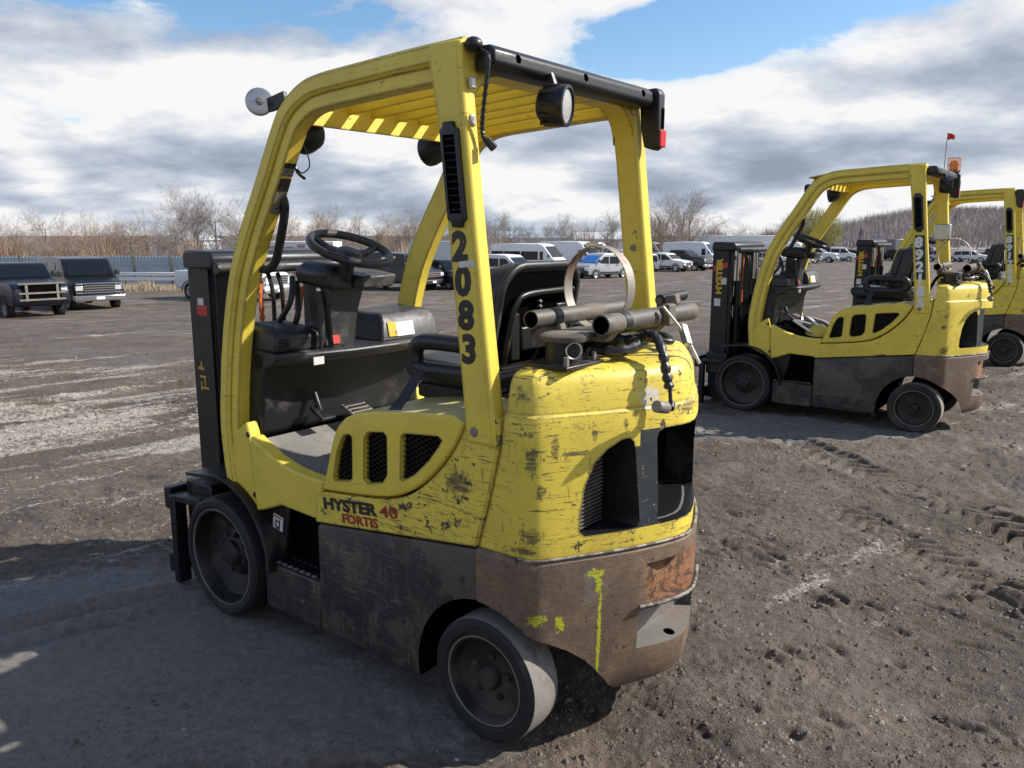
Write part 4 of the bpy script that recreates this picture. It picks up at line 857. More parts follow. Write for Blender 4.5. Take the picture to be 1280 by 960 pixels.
# round galvanised cap on the near front corner and its clip
c = Vector((1.075, .455, 2.035)); d = Vector((-.80, .55, .10)).normalized()
b = MB(); b.lathe([(.001, -.03), (.034, -.027), (.046, -.016), (.049, .0), (.0475, .009), (.042, .011), (.001, .011)], c, d, 36, caps=False); mr = b.build('round_mirror', M['mirror_metal'], F1, smooth=35)
b = MB(); b.lathe([(.014, .012), (.014, .018), (.008, .019), (.008, .028), (.001, .028)], c, d, 12, caps=False); b.build('mirror_bolt', M['grey_metal'], mr, smooth=20)
b = MB(); b.prism([(1.06, 2.045), (.955, 2.062), (.95, 2.035), (1.0, 2.005), (1.05, 2.0)], 'Y', .425, .440); b.build('mirror_bracket', M['black'], mr)
# worn stickers on the inner face of the near front post
t = Vector((-.105, 0, .175)).normalized(); ex = Vector((.175, 0, .105)).normalized()
for i, (mt, k, ln) in enumerate((('old_sticker', -.01, .035), ('old_sticker', .035, .04), ('black_print', .085, .05), ('old_sticker', .135, .03), ('black', .16, .018))):
    q = Vector((.9935, .459, 1.668)) + t * k
    me_ = MB(); me_.obox((0, 0, 0), (ln, .046, .002)); o_ = me_.build('post_sticker', M[mt], F1)
    o_.data.transform(Matrix((t, Vector((0, 1, 0)), t.cross(Vector((0, 1, 0))))).transposed().to_4x4()); o_.data.transform(Matrix.Translation(q))
b = MB(); b.obox((1.085, .467, .462), (.060, .0025, .060), (0, -.15, 0)); st = b.build('step_sticker', M['paper'], F1)
for dx, dz, sx_, sz_ in ((0, .024, .05, .008), (0, -.02, .022, .012), (-.012, .0, .006, .03), (.012, .0, .006, .03), (0, .006, .02, .006)):
    b = MB(); b.obox((1.085 + dx, .4688, .460 + dz), (sx_, .0012, sz_), (0, -.15, 0)); b.build('pictogram', M['blue_grey'] if sz_ > .009 or dz < .02 else M['orange'], st, smooth=0)
# harness hanging from the light bar
b = MB(); hp = catmull([(.03, .462, 2.07), (-.005, .475, 2.045), (.0, .478, 1.98), (.02, .470, 1.90), (.028, .462, 1.845), (.018, .452, 1.825)], 8); b.tube(hp, [.006 + (.0015 if i % 2 else -.001) for i in range(len(hp))], 7); b.tube([(.02, .455, 1.832), (.0, .445, 1.808)], .012, 8); b.build('wire_harness', M['black'], F1)
for z in (1.985, 1.885): b = MB(); b.obox((.05, .480, z), (.012, .022, .03)); b.build('harness_clip', M['bright_metal'], F1, bevel=.003)
b = MB(); b.sphere((.045, .478, 2.085), .026, sc=(1, 1, .8)); b.build('harness_plug', M['black'], F1)
# thin cord and strap by the near headlight
b = MB(); b.tube(catmull([(.93, .40, 1.90), (.90, .40, 1.87), (.885, .395, 1.81), (.92, .40, 1.785), (.95, .40, 1.80)], 6), .0025, 5); b.build('loose_cord', M['black'], F1)
b = MB(); b.tube(catmull([(.97, .40, 1.84), (.95, .40, 1.79), (.91, .40, 1.765)], 5), .006, 5); b.build('loose_strap', M['black'], F1)
# hoses by the column
for pts in ([(1.25, .22, 1.40), (1.22, .26, 1.30), (1.30, .29, 1.18), (1.33, .28, 1.10)], [(1.25, .20, 1.38), (1.20, .24, 1.25), (1.28, .24, 1.14), (1.30, .22, 1.10)], [(1.25, -.02, 1.25), (1.28, -.10, 1.22), (1.33, -.16, 1.12)]):
    for f in (F1, F2): b = MB(); b.tube(catmull(pts, 6), .012, 8); b.build('dash_hose', M['black'], f)
b = MB(); b.tube([(1.24, .19, 1.36), (1.235, .205, 1.30), (1.23, .215, 1.27)], .016, 8); b.build('hose_sleeve', M['orange'], F1)
# second truck: floor blackened to look open, with hoses, beacon, taped post, flag whip
for o_ in part(F2, 'floor_plate'):
    for ch in list(o_.children): bpy.data.objects.remove(ch)
    o_.data = o_.data.copy(); o_.data.materials[0] = M['shade_black']  # floor plate coloured black in place of the shade below the hoses
for k in range(9):
    y = -.2 + k * .06; b = MB(); b.tube(catmull([(1.15 - .02 * k, y, .80), (1.05, y + .05 * math.sin(k), .79 + .02 * (k % 3)), (.92, y - .04 * math.cos(k), .74 + .03 * (k % 2)), (.82, y, .70)], 5), .014 + .008 * (k % 2), 7); b.build('floor_hose', [M['black'], M['grey_metal'], M['bright_metal']][k % 3], F2)
b = MB(); b.sphere((.86, .20, .70), .10, sc=(1.2, 1, .9)); b.build('open_housing', M['yellow'], F2)
b = MB(); b.lathe([(.05, 0), (.05, .02), (.001, .02)], (.03, -.49, 2.09), (0, 0, 1), 16); bc = b.build('beacon_base', M['black'], F2)
b = MB(); b.lathe([(.036, .02), (.036, .075), (.028, .10), (.001, .105)], (.03, -.49, 2.09), (0, 0, 1), 16); b.build('beacon_lens', M['orange_lens'], bc, smooth=40)
for k in range(8):
    a = 2 * math.pi * k / 8; b = MB(); b.tube([(.03 + .050 * math.cos(a), -.49 + .050 * math.sin(a), 2.09 + q) for q in (0, .12)], .0028, 5); b.build('beacon_cage_bar', M['orange_lens'], bc)
for q in (.01, .065, .12):
    b = MB(); b.tube([(.03 + .050 * math.cos(a), -.49 + .050 * math.sin(a), 2.09 + q) for a in [2 * math.pi * k / 20 for k in range(20)]], .0028, 5, closed=True); b.build('beacon_cage_ring', M['orange_lens'], bc)
b = MB(); b.box(.005, .134, -.523, -.443, 1.52, 1.66); b.build('post_tape', M['steel_tape'], F2, bevel=.01)
b = MB(); b.tube([(.10, -.47, 2.1), (.10, -.47, 2.36)], .0035, 5); fw = b.build('flag_whip', M['grey_metal'], F2)
b = MB(); b.loft([[(.10, -.47, 2.36), (.10, -.47, 2.42)], [(.07, -.49, 2.37), (.07, -.48, 2.415)], [(.04, -.46, 2.36), (.04, -.47, 2.395)]], caps=False, closed=False); b.build('flag', M['red_decal'], fw)

# ------------------------------------------------------------------ background: places along a pixel column at a distance
def at(px, Y, dz=0):
    x = (px - 640) / 1010.46 * (Y * .9833 + .55); return Vector((x, Y, float(zground(x, Y)[0]) + dz))
M['glass'] = plain('vehicle_glass', (.008, .011, .014), .12, 0, var=.2, spec=.3)
M['tyre_far'] = plain('vehicle_tyre', (.02, .02, .02), .8)
M['alloy'] = plain('wheel_alloy', (.40, .40, .41), .35, .7)
M['trim'] = plain('black_trim', (.018, .018, .019), .5)
M['lamp'] = plain('headlamp', (.62, .64, .66), .12, .2)
M['white_body'] = plain('white_car_paint', (.72, .73, .74), .3, 0, var=.05, coat=.12)
M['silver_body'] = plain('silver_car_paint', (.42, .43, .45), .3, .4, var=.05, coat=.12)
M['navy_body'] = plain('dark_blue_car_paint', (.006, .008, .018), .32, 0, var=.1, coat=.12)
M['black_body'] = plain('black_car_paint', (.007, .007, .008), .32, 0, var=.1, coat=.12)
M['grey_body'] = plain('grey_car_paint', (.20, .21, .22), .3, .3, var=.08, coat=.12)
M['blue_sheet'] = plain('blue_plastic_sheet', (.03, .22, .62), .4, bump=.8, bscale=6)
PROF = {
 'high_van': dict(L=5.95, W=2.05, k=.055, out=[(-2.95, .48), (-2.97, 1.2), (-2.94, 2.45), (-2.80, 2.66), (-1.0, 2.74), (1.05, 2.72), (1.40, 2.60), (2.22, 1.52), (2.72, 1.24), (2.93, 1.02), (2.98, .52), (2.80, .36), (-2.8, .36)],
    ax=(-1.85, 1.90), r=.36, side=[[(1.15, 2.05), (1.55, 2.12), (2.05, 1.50), (1.15, 1.45)]], ws=((1.47, 2.50), (2.16, 1.60)), nose=2.95, zl=.98, zg=.80),
 'window_van': dict(L=5.95, W=2.05, k=.055, out=[(-2.95, .48), (-2.97, 1.2), (-2.94, 2.35), (-2.80, 2.52), (-1.0, 2.58), (1.05, 2.56), (1.40, 2.46), (2.22, 1.52), (2.72, 1.24), (2.93, 1.02), (2.98, .52), (2.80, .36), (-2.8, .36)],
    ax=(-1.85, 1.90), r=.36, side=[[(1.15, 2.0), (1.55, 2.07), (2.05, 1.50), (1.15, 1.42)], [(-.35, 2.02), (1.02, 2.02), (1.02, 1.42), (-.35, 1.42)], [(-1.75, 2.02), (-.45, 2.02), (-.45, 1.42), (-1.75, 1.42)], [(-2.8, 2.02), (-1.85, 2.02), (-1.85, 1.42), (-2.8, 1.42)]], ws=((1.47, 2.36), (2.16, 1.60)), nose=2.95, zl=.98, zg=.80),
 'old_van': dict(L=5.5, W=2.0, k=.075, out=[(-2.75, .50), (-2.77, 1.1), (-2.70, 1.95), (-2.60, 2.06), (-.5, 2.10), (1.15, 2.05), (1.32, 1.98), (1.88, 1.32), (2.60, 1.14), (2.72, 1.02), (2.75, .55), (2.60, .40), (-2.6, .40)],
    ax=(-1.65, 1.80), r=.37, side=[[(.62, 1.82), (1.18, 1.82), (1.62, 1.32), (.62, 1.28)], [(-.62, 1.84), (.50, 1.84), (.50, 1.30), (-.62, 1.30)], [(-1.78, 1.84), (-.72, 1.84), (-.72, 1.30), (-1.78, 1.30)], [(-2.6, 1.82), (-1.88, 1.84), (-1.88, 1.30), (-2.65, 1.30)]], ws=((1.36, 1.92), (1.84, 1.37)), nose=2.72, zl=.92, zg=.90),
 'pickup': dict(L=5.8, W=1.98, k=.06, out=[(-2.88, .62), (-2.90, 1.34), (-.98, 1.38), (-.90, 1.86), (-.72, 1.95), (.55, 1.95), (.72, 1.90), (1.28, 1.40), (2.55, 1.30), (2.78, 1.18), (2.88, .95), (2.88, .58), (2.70, .48), (-2.7, .50)],
    ax=(-1.80, 1.85), r=.40, side=[[(.02, 1.84), (.62, 1.84), (1.12, 1.42), (.02, 1.38)], [(-.80, 1.82), (-.08, 1.84), (-.08, 1.38), (-.82, 1.38)]], ws=((.76, 1.85), (1.24, 1.43)), nose=2.86, zl=1.06, zg=.98),
 'compact_van': dict(L=4.6, W=1.85, k=.07, out=[(-2.28, .45), (-2.30, 1.1), (-2.24, 1.72), (-2.12, 1.84), (-.4, 1.88), (.55, 1.84), (.78, 1.74), (1.50, 1.16), (2.08, .98), (2.25, .82), (2.30, .45), (2.15, .32), (-2.15, .32)],
    ax=(-1.42, 1.42), r=.33, side=[[(.15, 1.62), (.62, 1.62), (1.18, 1.14), (.15, 1.10)], [(-.95, 1.62), (.04, 1.62), (.04, 1.10), (-.95, 1.10)]], ws=((.84, 1.67), (1.46, 1.20)), nose=2.26, zl=.80, zg=.66),
 'suv': dict(L=4.7, W=1.88, k=.08, out=[(-2.33, .50), (-2.35, 1.0), (-2.18, 1.55), (-2.0, 1.66), (-.6, 1.72), (.35, 1.68), (.55, 1.60), (1.12, 1.12), (2.08, 1.0), (2.28, .86), (2.35, .50), (2.2, .36), (-2.2, .36)],
    ax=(-1.40, 1.45), r=.35, side=[[(-.02, 1.56), (.38, 1.55), (.92, 1.12), (-.02, 1.06)], [(-1.05, 1.58), (-.12, 1.58), (-.12, 1.06), (-1.1, 1.06)], [(-1.95, 1.50), (-1.15, 1.57), (-1.2, 1.06), (-2.1, 1.06)]], ws=((.60, 1.53), (1.06, 1.16)), nose=2.30, zl=.84, zg=.70)}
MESH = {}
def vehicle(name, kind, body, pos, yaw, label, cat, grp=None, glass='glass', chrome=False, wrecked=False):
    P = PROF[kind]; W2 = P['W'] / 2; zb = .9
    yy = lambda z: W2 * (1 - P['k'] * (z - zb)); tp = lambda x: 1 - .09 * max(0, (abs(x) - P['L'] / 2 + .7) / .7) ** 2
    root = empty(name, pos, R(yaw)); tag(root, label, cat, grp)
    key = (kind, body)
    if key not in MESH:
        mb = MB(); n = len(P['out'])
        mb.loft([[(x, -yy(z) * tp(x), z) for x, z in P['out']], [(x, yy(z) * tp(x), z) for x, z in P['out']]])
        bo = mb.build('body', [M[body], M['trim']], root, bevel=.12, seg=4, ang=18, smooth=35)
        cs = [MB().prism([(a + (P['r'] + .07) * math.cos(t), P['r'] + (P['r'] + .07) * math.sin(t)) for t in [2 * math.pi * q / 22 for q in range(22)]], 'Y', -3, 3) for a in P['ax']]
        if kind == 'pickup': cs.append(MB().box(-2.80, -1.02, -W2 + .09, W2 - .09, .95, 1.6))
        cut(bo, cs, 30); MESH[key] = bo.data
    else:
        bo = bpy.data.objects.new('body', MESH[key]); C.objects.link(bo); bo.parent = root
    for s in (1, -1):
        for w_ in P['side']:
            b = MB(); b.loft([[(x, s * (yy(z) - .03), z) for x, z in w_], [(x, s * (yy(z) + .006), z) for x, z in w_]]); b.build('side_window', M['glass'], bo)
        for a in P['ax']:
            t = MB(); t.lathe([(P['r'] * .62, .0), (P['r'] * .96, 0), (P['r'], .03), (P['r'], .21), (P['r'] * .96, .24), (P['r'] * .64, .24), (P['r'] * .62, .22)], (a, s * (W2 - .27), P['r']), (0, s, 0), 22, caps=False); tw = t.build('tyre', M['tyre_far'], root, smooth=40)
            t = MB(); t.lathe([(P['r'] * .64, .10), (P['r'] * .63, .225), (P['r'] * .55, .20), (P['r'] * .25, .19), (P['r'] * .18, .215), (.001, .215)], (a, s * (W2 - .27), P['r']), (0, s, 0), 12, caps=False); t.build('wheel_rim', M['alloy'] if not wrecked else M['grey_metal'], tw)
        if not wrecked:
            b = MB(); b.box(P['nose'] - .10, P['nose'] + .02, s * (W2 - .42), s * (W2 - .10), P['zl'] - .10, P['zl'] + .09); b.build('headlight', M['lamp'], bo, bevel=.02)
        xm = P['ws'][1][0] - .25; zm = P['ws'][1][1] + .02
        b = MB(); b.box(xm - .05, xm + .07, s * (W2 + .01), s * (W2 + .19), zm, zm + .20); b.build('wing_mirror', M['trim'], bo, bevel=.03)
        b = MB(); b.loft([[(P['side'][0][3][0] - .03, s * (yy(z) + .003), z), (P['side'][0][3][0] - .015, s * (yy(z) + .003), z)] for z in (.55, P['side'][0][3][1])], caps=False, closed=False); b.build('door_gap', M['trim'], bo)
        for w_ in P['side'][:2]:
            xh = min(q[0] for q in w_) + .12; zh = min(q[1] for q in w_) - .12; b = MB(); b.box(xh, xh + .18, s * (yy(zh) - .01), s * (yy(zh) + .03), zh, zh + .035); b.build('door_handle', M['trim'], bo)
        b = MB(); b.box(P['ax'][0] + .5, P['ax'][1] - .5, s * (W2 - .06), s * (W2 + .035), P['r'] + .08, P['r'] + .20); b.build('side_moulding', M['trim'], bo, bevel=.02)
        for a in P['ax']:
            t = MB(); t.tube([(a + (P['r'] + .075) * math.cos(R(q)), s * (W2 + .005), P['r'] + (P['r'] + .075) * math.sin(R(q))) for q in range(0, 181, 15)], .022, 5); t.build('arch_trim', M['trim'], bo)
    (x0, z0), (x1, z1) = P['ws']; nx, nz = (z0 - z1), (x1 - x0); L = math.hypot(nx, nz); nx, nz = nx / L, nz / L
    b = MB(); b.loft([[(x0 + nx * d, -yy(z0) + .14, z0 + nz * d), (x0 + nx * d, yy(z0) - .14, z0 + nz * d), (x1 + nx * d, yy(z1) - .10, z1 + nz * d), (x1 + nx * d, -yy(z1) + .10, z1 + nz * d)] for d in (-.02, .035)]); b.build('windscreen', M[glass], bo)
    n = P['nose']
    if wrecked:
        b = MB(); b.box(n - .25, n + .03, -.62, .62, P['zg'] - .30, P['zg'] + .32); gr = b.build('bare_radiator', M['shade_black'], bo, bevel=.01)
        for z in (-.28, -.05, .28): b = MB(); b.box(n + .03, n + .07, -.75, .75, P['zg'] + z, P['zg'] + z + .06); b.build('radiator_bar', M['grey_metal'], gr)
        for y in (-.5, .5): b = MB(); b.box(n + .03, n + .06, y - .04, y + .04, P['zg'] - .3, P['zg'] + .3); b.build('radiator_bar', M['grey_metal'], gr)
    else:
        b = MB(); b.box(n - .05, n + .035, -W2 + .40, W2 - .40, P['zg'] - .16, P['zg'] + .17); gr = b.build('grille', M['trim'], bo, bevel=.02)
        if chrome:
            b = MB(); b.tube([(n + .04, y, z) for y, z in ((-W2 + .12, P['zg'] - .17), (W2 - .12, P['zg'] - .17), (W2 - .12, P['zg'] + .20), (-W2 + .12, P['zg'] + .20))], .035, 6, closed=True); b.build('grille_surround', M['chrome'], gr)
        b = MB(); b.box(n + .09, n + .10, -.16, .16, .46, .58); b.build('number_plate', M['white_body'], bo)
        for q in (-.09, .0, .09): b = MB(); b.box(n + .03, n + .05, -W2 + .42, W2 - .42, P['zg'] + q, P['zg'] + q + .035); b.build('grille_bar', M['chrome'] if chrome else M['grey_metal'], gr)
        b = MB(); b.box(n - .12, n + .09, -W2 + .03, W2 - .03, .40, .64); b.build('front_bumper', M['chrome'] if chrome else M['trim'], bo, bevel=.05)
    return root
VG = 'used vehicles lined up across the yard'
VEH = [
 ('pickup_truck', 'pickup', 'navy_body', 22, 30.5, -42, 'dark navy pickup with its whole front end stripped off', 'pickup', dict(wrecked=True)),
 ('passenger_van', 'old_van', 'black_body', 100, 34.5, -46, 'black passenger van with chrome grille and bumper beside stripped pickup', 'van', dict(chrome=True)),
 ('pickup_truck', 'pickup', 'white_body', 292, 38.5, -27, 'white pickup seen past the mast of the forklift numbered 2083', 'pickup', dict(chrome=True)),
 ('passenger_van', 'old_van', 'navy_body', 496, 46.5, -34, 'dark blue passenger van beyond the steering wheel of forklift 2083', 'van', {}),
 ('minivan', 'suv', 'black_body', 558, 47.5, -50, 'black minivan parked beside the dark blue passenger van', 'car', {}),
 ('cargo_van', 'high_van', 'silver_body', 562, 58, -30, 'pale high roof van rising behind the black minivan', 'van', {}),
 ('minivan', 'compact_van', 'white_body', 632, 54, -35, 'low white minivan beside the long window van', 'car', {}),
 ('window_van', 'window_van', 'white_body', 664, 60, -28, 'long white van with a row of dark side windows', 'van', {}),
 ('cargo_van', 'high_van', 'white_body', 714, 66, -34, 'white high roof van just behind the long window van', 'van', {}),
 ('compact_van', 'compact_van', 'silver_body', 752, 61.5, -142, 'silver compact van with blue sheeting over its windscreen', 'van', dict(glass='blue_sheet')),
 ('minivan', 'suv', 'grey_body', 790, 70, -148, 'grey people carrier parked by the silver compact van', 'car', {}),
 ('car', 'suv', 'white_body', 832, 76, -38, 'white sport utility car in front of the big cargo van', 'car', {}),
 ('pickup_truck', 'pickup', 'black_body', 852, 79, -40, 'black pickup with silver bumper beside the white cargo van', 'pickup', dict(chrome=True)),
 ('cargo_van', 'high_van', 'white_body', 866, 83, -30, 'white windowless cargo van beyond the black pickup', 'van', {}),
 ('cargo_van', 'high_van', 'white_body', 985, 96, -30, 'white cargo van seen behind the cowl of the beacon forklift', 'van', {}),
 ('minivan', 'compact_van', 'silver_body', 1004, 108, -40, 'silver minivan seen through the cab of the beacon forklift', 'car', {}),
 ('passenger_van', 'old_van', 'white_body', 1044, 118, -20, 'white passenger van far off beyond the steering wheel of beacon forklift', 'van', {}),
 ('car', 'suv', 'navy_body', 1128, 125, -60, 'dark blue car far off behind the forklift numbered 891703', 'car', {}),
 ('car', 'suv', 'silver_body', 1178, 120, -35, 'silver car far off between two forklift posts', 'car', {}),
 ('car', 'suv', 'white_body', 1214, 118, -40, 'white car far off beyond the taped post', 'car', {})]
EX = [('car', 'suv', 'grey_body', 520, 56, -40, 'grey car peeping out behind the dark blue passenger van', 'car', {}),
 ('car', 'suv', 'white_body', 700, 74, -40, 'white car squeezed behind the two white vans', 'car', {}),
 ('pickup_truck', 'pickup', 'silver_body', 772, 84, -30, 'silver pickup in the second row behind the silver compact van', 'pickup', {}),
 ('cargo_van', 'high_van', 'white_body', 806, 92, -32, 'white high roof van half hidden by a yellow rear post', 'van', {}),
 ('car', 'suv', 'black_body', 735, 88, -38, 'black car in the second row above the blue sheeting', 'car', {}),
 ('car', 'suv', 'navy_body', 604, 66, -42, 'dark blue car behind the number post', 'car', {}),
 ('passenger_van', 'old_van', 'grey_body', 590, 84, -28, 'grey passenger van in the second row by the reeds', 'van', {}),
 ('car', 'suv', 'white_body', 968, 92, -35, 'white car at the tail of the long box trailer', 'car', {}),
 ('pickup_truck', 'pickup', 'white_body', 1020, 112, -32, 'white pickup far off beneath the willow', 'pickup', {}),
 ('car', 'suv', 'black_body', 1066, 122, -30, 'black car far off beside the white passenger van', 'car', {}),
 ('car', 'suv', 'grey_body', 1152, 128, -45, 'grey car far off behind the numbered strip', 'car', {}),
 ('pickup_truck', 'pickup', 'black_body', 1240, 120, -30, 'black pickup far off at the foot of the hill', 'pickup', {})]
for nm, kind, body, px, D, yaw, lab, cat, kw in VEH + EX: vehicle(nm, kind, body, at(px, D, -.02), yaw, lab, cat, VG, **kw)

# trailers and a lorry
def box_trailer(name, px, D, yaw, L, H, W, label, mat, cat='trailer', print_=False):
    r = empty(name, at(px, D), R(yaw)); tag(r, label, cat)
    b = MB(); b.box(-L / 2, L / 2, -W / 2, W / 2, .95, H); bo = b.build('box_body', M[mat], r, bevel=.06)
    b = MB(); b.box(-L / 2 + .2, L / 2 - .2, -.5, .5, .70, .949); b.build('chassis_frame', M['trim'], r)
    for k in range(int(L / 1.2)):
        x = -L / 2 + .6 + k * 1.2; b = MB(); b.box(x - .03, x + .03, -W / 2 - .015, -W / 2, 1.0, H - .08); b.build('side_rib', M[mat], bo)
    for x in (-L / 2 + 1.0, -L / 2 + 2.1):
        for s in (1, -1): b = MB(); b.lathe([(.25, 0), (.48, 0), (.5, .04), (.5, .22), (.48, .25), (.25, .25)], (x, s * (W / 2 - .3), .5), (0, s, 0), 18); b.build('tyre', M['tyre_far'], r)
    b = MB(); b.box(L / 2 - 1.3, L / 2 - 1.15, -.6, .6, .05, .7); b.build('landing_leg', M['trim'], r)
    if print_:
        for x0, x1, z0, z1 in ((-2.4, -1.2, 2.1, 2.35), (-1.0, .2, 2.1, 2.3), (.5, 1.2, 1.9, 2.5), (-2.4, -.6, 1.6, 1.75), (1.5, 2.8, 1.8, 2.1)):
            b = MB(); b.box(x0, x1, -W / 2 - .024, -W / 2 - .016, z0, z1); b.build('faded_print', M['faded_red'], bo)
    return r
M['faded_red'] = plain('sun_faded_red', (.45, .25, .24), .6, var=.3)
M['pale_sheet'] = plain('pale_blue_grey_sheet_metal', (.34, .42, .48), .5, .1, var=.15, scale=1.5, dirt=(.30, .28, .25, 1), dirt_amt=.2)
box_trailer('box_trailer', 928, 104, -8, 12.0, 3.55, 2.5, 'long white box trailer beyond the cargo van', 'white_body')
box_trailer('box_trailer', 372, 72, -6, 7.5, 2.75, 2.4, 'low white trailer with faded red print beyond the white pickup', 'white_body', print_=True)
box_trailer('box_truck', 1107, 130, -70, 6.0, 3.3, 2.4, 'dark box truck seen from behind, far off by the mast of forklift 891703', 'grey_body', 'truck')

# corrugated fence on the left, with posts
def fence(px0, px1, D, h, label):
    a = at(px0, D); b_ = at(px1, D + 1.0); r = empty('sheet_fence', a); tag(r, label, 'fence'); d = b_ - a; L = d.length; u = d.normalized(); n = Vector((-u.y, u.x, 0))
    npan = 9
    for k in range(npan):
        mb = MB(); w0 = L * k / npan; w1 = L * (k + 1) / npan - .03; st = 44; lo = []; zt = h + .03 * math.sin(k * 2.3)
        for i in range(st + 1):
            t = w0 + (w1 - w0) * i / st; o = .03 if (i // 2) % 2 else 0.0; p = u * t - n * o
            lo.append([(p.x, p.y, p.z + .12), (p.x, p.y, p.z + zt)])
        mb.loft(lo, caps=False, closed=False); mb.build('fence_sheet', M['pale_sheet'], r, smooth=0)
    for k in range(npan + 1):
        p = u * (L * k / npan) - n * .06; b = MB(); b.box(p.x - .04, p.x + .04, p.y - .04, p.y + .04, p.z - .1, p.z + h + .1); b.build('fence_post', M['grey_metal'], r)
    for z in (.55, 1.35):
        b = MB(); b.sweep([u * 0 - n * .045 + Vector((0, 0, z)), u * L - n * .045 + Vector((0, 0, z))], [(-.02, -.04), (.02, -.04), (.02, .04), (-.02, .04)], up=(0, 0, 1)); b.build('fence_rail', M['pale_sheet'], r)
fence(-160, 262, 50, 1.85, 'pale blue corrugated sheet fence along the left edge of the yard')
gr = empty('guard_rail', at(150, 47)); tag(gr, 'whitish steel guard rail on posts in front of the sheet fence', 'guard rail')
for z in (.50, .78): b = MB(); b.box(0, 3.6, -.04, .04, z, z + .20); b.build('rail', M['white_body'], gr, bevel=.02)
for x in (.3, 1.8, 3.3): b = MB(); b.box(x, x + .1, .05, .15, 0, 1.0); b.build('rail_post', M['grey_metal'], gr)

# ------------------------------------------------------------------ bare trees
def mat_bark(name, c): return plain(name, c, .9, var=.25, scale=.8)
M['bark'] = mat_bark('grey_brown_bark', (.24, .20, .165)); M['twig'] = mat_bark('bare_twigs', (.33, .25, .19)); M['twig_grey'] = mat_bark('grey_twigs', (.30, .265, .24)); M['reed'] = mat_bark('dry_reeds', (.38, .31, .215)); M['brush'] = mat_bark('brown_brush', (.25, .165, .105)); M['willow'] = mat_bark('yellow_green_willow_twigs', (.34, .31, .10)); M['far_twig'] = mat_bark('haze_paled_bare_wood', (.285, .25, .24))  # distant wood is paled towards the sky, haze put into its colour
M['pine'] = mat_bark('dark_evergreen', (.035, .045, .03))
def tri_tube(V, F, p, q, r0, r1, n=3):
    d = (q - p); 
    if d.length < 1e-4: return
    d.normalize(); a = Vector((0, 0, 1)) if abs(d.z) < .9 else Vector((1, 0, 0)); u = d.cross(a).normalized(); v = d.cross(u); k = len(V)
    for c, r in ((p, r0), (q, r1)):
        for i in range(n): t = 2 * math.pi * i / n; V.append(c + (u * math.cos(t) + v * math.sin(t)) * r)
    for i in range(n): j = (i + 1) % n; F.append((k + i, k + j, k + n + j, k + n + i))
def make_tree(seed, H, spread=.55, tw='twig', stems=1):
    rg = random.Random(seed); TV, TF, CV, CF = [], [], [], []
    def grow(p, d, L, r, lev):
        seg = 4 if lev < 2 else 3; q = p
        for i in range(seg):
            d = (d + Vector((rg.gauss(0, .11), rg.gauss(0, .11), rg.gauss(0, .05) + .05))).normalized(); n = q + d * (L / seg); r2 = r * (1 - .75 * (i + 1) / seg) if lev else r * (1 - .62 * (i + 1) / seg)
            r1 = r * (1 - (.75 if lev else .62) * i / seg)
            if lev < 2: tri_tube(TV, TF, q, n, r1, r2, 5 if lev == 0 else 4)
            else: tri_tube(CV, CF, q, n, max(r1, .0055), max(r2, .0035), 3)
            if lev < 4 and (lev > 0 or i > 0 or stems > 1) and (lev < 2 or rg.random() < .72):
                for k in range((3 if lev < 2 else 2) if lev < 3 else 1):
                    a = rg.uniform(0, 6.28); s = rg.uniform(.45, .95) * (1.15 if lev == 0 else 1); side = d.cross(Vector((math.cos(a), math.sin(a), .3))).normalized()
                    nd = (d * math.cos(s) + side * math.sin(s)).normalized(); t = rg.random(); grow(q.lerp(n, t), nd, L * rg.uniform(.38, .62), max(r2 * .62, .008), lev + 1)
            q = n
    for s in range(stems):
        a = rg.uniform(0, 6.28); sp = .04 if stems == 1 else .22
        grow(Vector((.25 * math.cos(a) * (stems > 1), .25 * math.sin(a) * (stems > 1), -.15)), Vector((sp * math.cos(a), sp * math.sin(a), 1)).normalized(), H * rg.uniform(.62, .75), H * .0165 / stems ** .5, 0)
    me1 = bpy.data.meshes.new('trunk'); me1.from_pydata(TV, [], TF); me1.materials.append(M['bark']); me2 = bpy.data.meshes.new('crown'); me2.from_pydata(CV, [], CF); me2.materials.append(M[tw])
    return me1, me2
SPEC = [make_tree(s, 1.0 * h, tw=t, stems=st) for s, h, t, st in ((1, 7.5, 'twig_grey', 1), (2, 7.0, 'twig', 2), (3, 8.0, 'twig_grey', 1), (4, 6.0, 'twig', 3), (5, 6.5, 'twig', 1), (6, 7.5, 'twig_grey', 2))]
def tree(px, D, sc, k, rot, label, group='bare trees along the yard edge'):
    r = empty('bare_tree', at(px, D), rot); r.scale = (sc, sc, sc * (1 + .12 * math.sin(px))); tag(r, ('single stemmed ', 'twin stemmed ', 'slim single stemmed ', 'bushy many stemmed ', 'short single stemmed ', 'forked ')[k] + label, 'tree', group)
    for n_, me_ in zip(('trunk', 'crown'), SPEC[k]): o = bpy.data.objects.new(n_, me_); C.objects.link(o); o.parent = r
tr = random.Random(12)
def row(x0, x1, n, D0, D1, s0, s1, label):
    for i in range(n):
        px = x0 + (x1 - x0) * (i + tr.uniform(.1, .9)) / n; tree(px, tr.uniform(D0, D1), tr.uniform(s0, s1), tr.randrange(6), tr.uniform(0, 6.28), label)
row(-60, 235, 34, 62, 92, .42, .80, 'leafless grey brown tree in the thicket behind the sheet fence')
row(235, 300, 4, 70, 84, .80, .95, 'tall leafless tree at the end of the sheet fence')
row(300, 545, 18, 74, 98, .55, .85, 'leafless tree behind the white pickup and dark blue van')
row(545, 830, 28, 125, 165, .6, 1.0, 'small far leafless tree behind the row of white vans')
row(822, 862, 4, 88, 100, 1.0, 1.25, 'thin leafless tree beside the right rear post of forklift 2083')
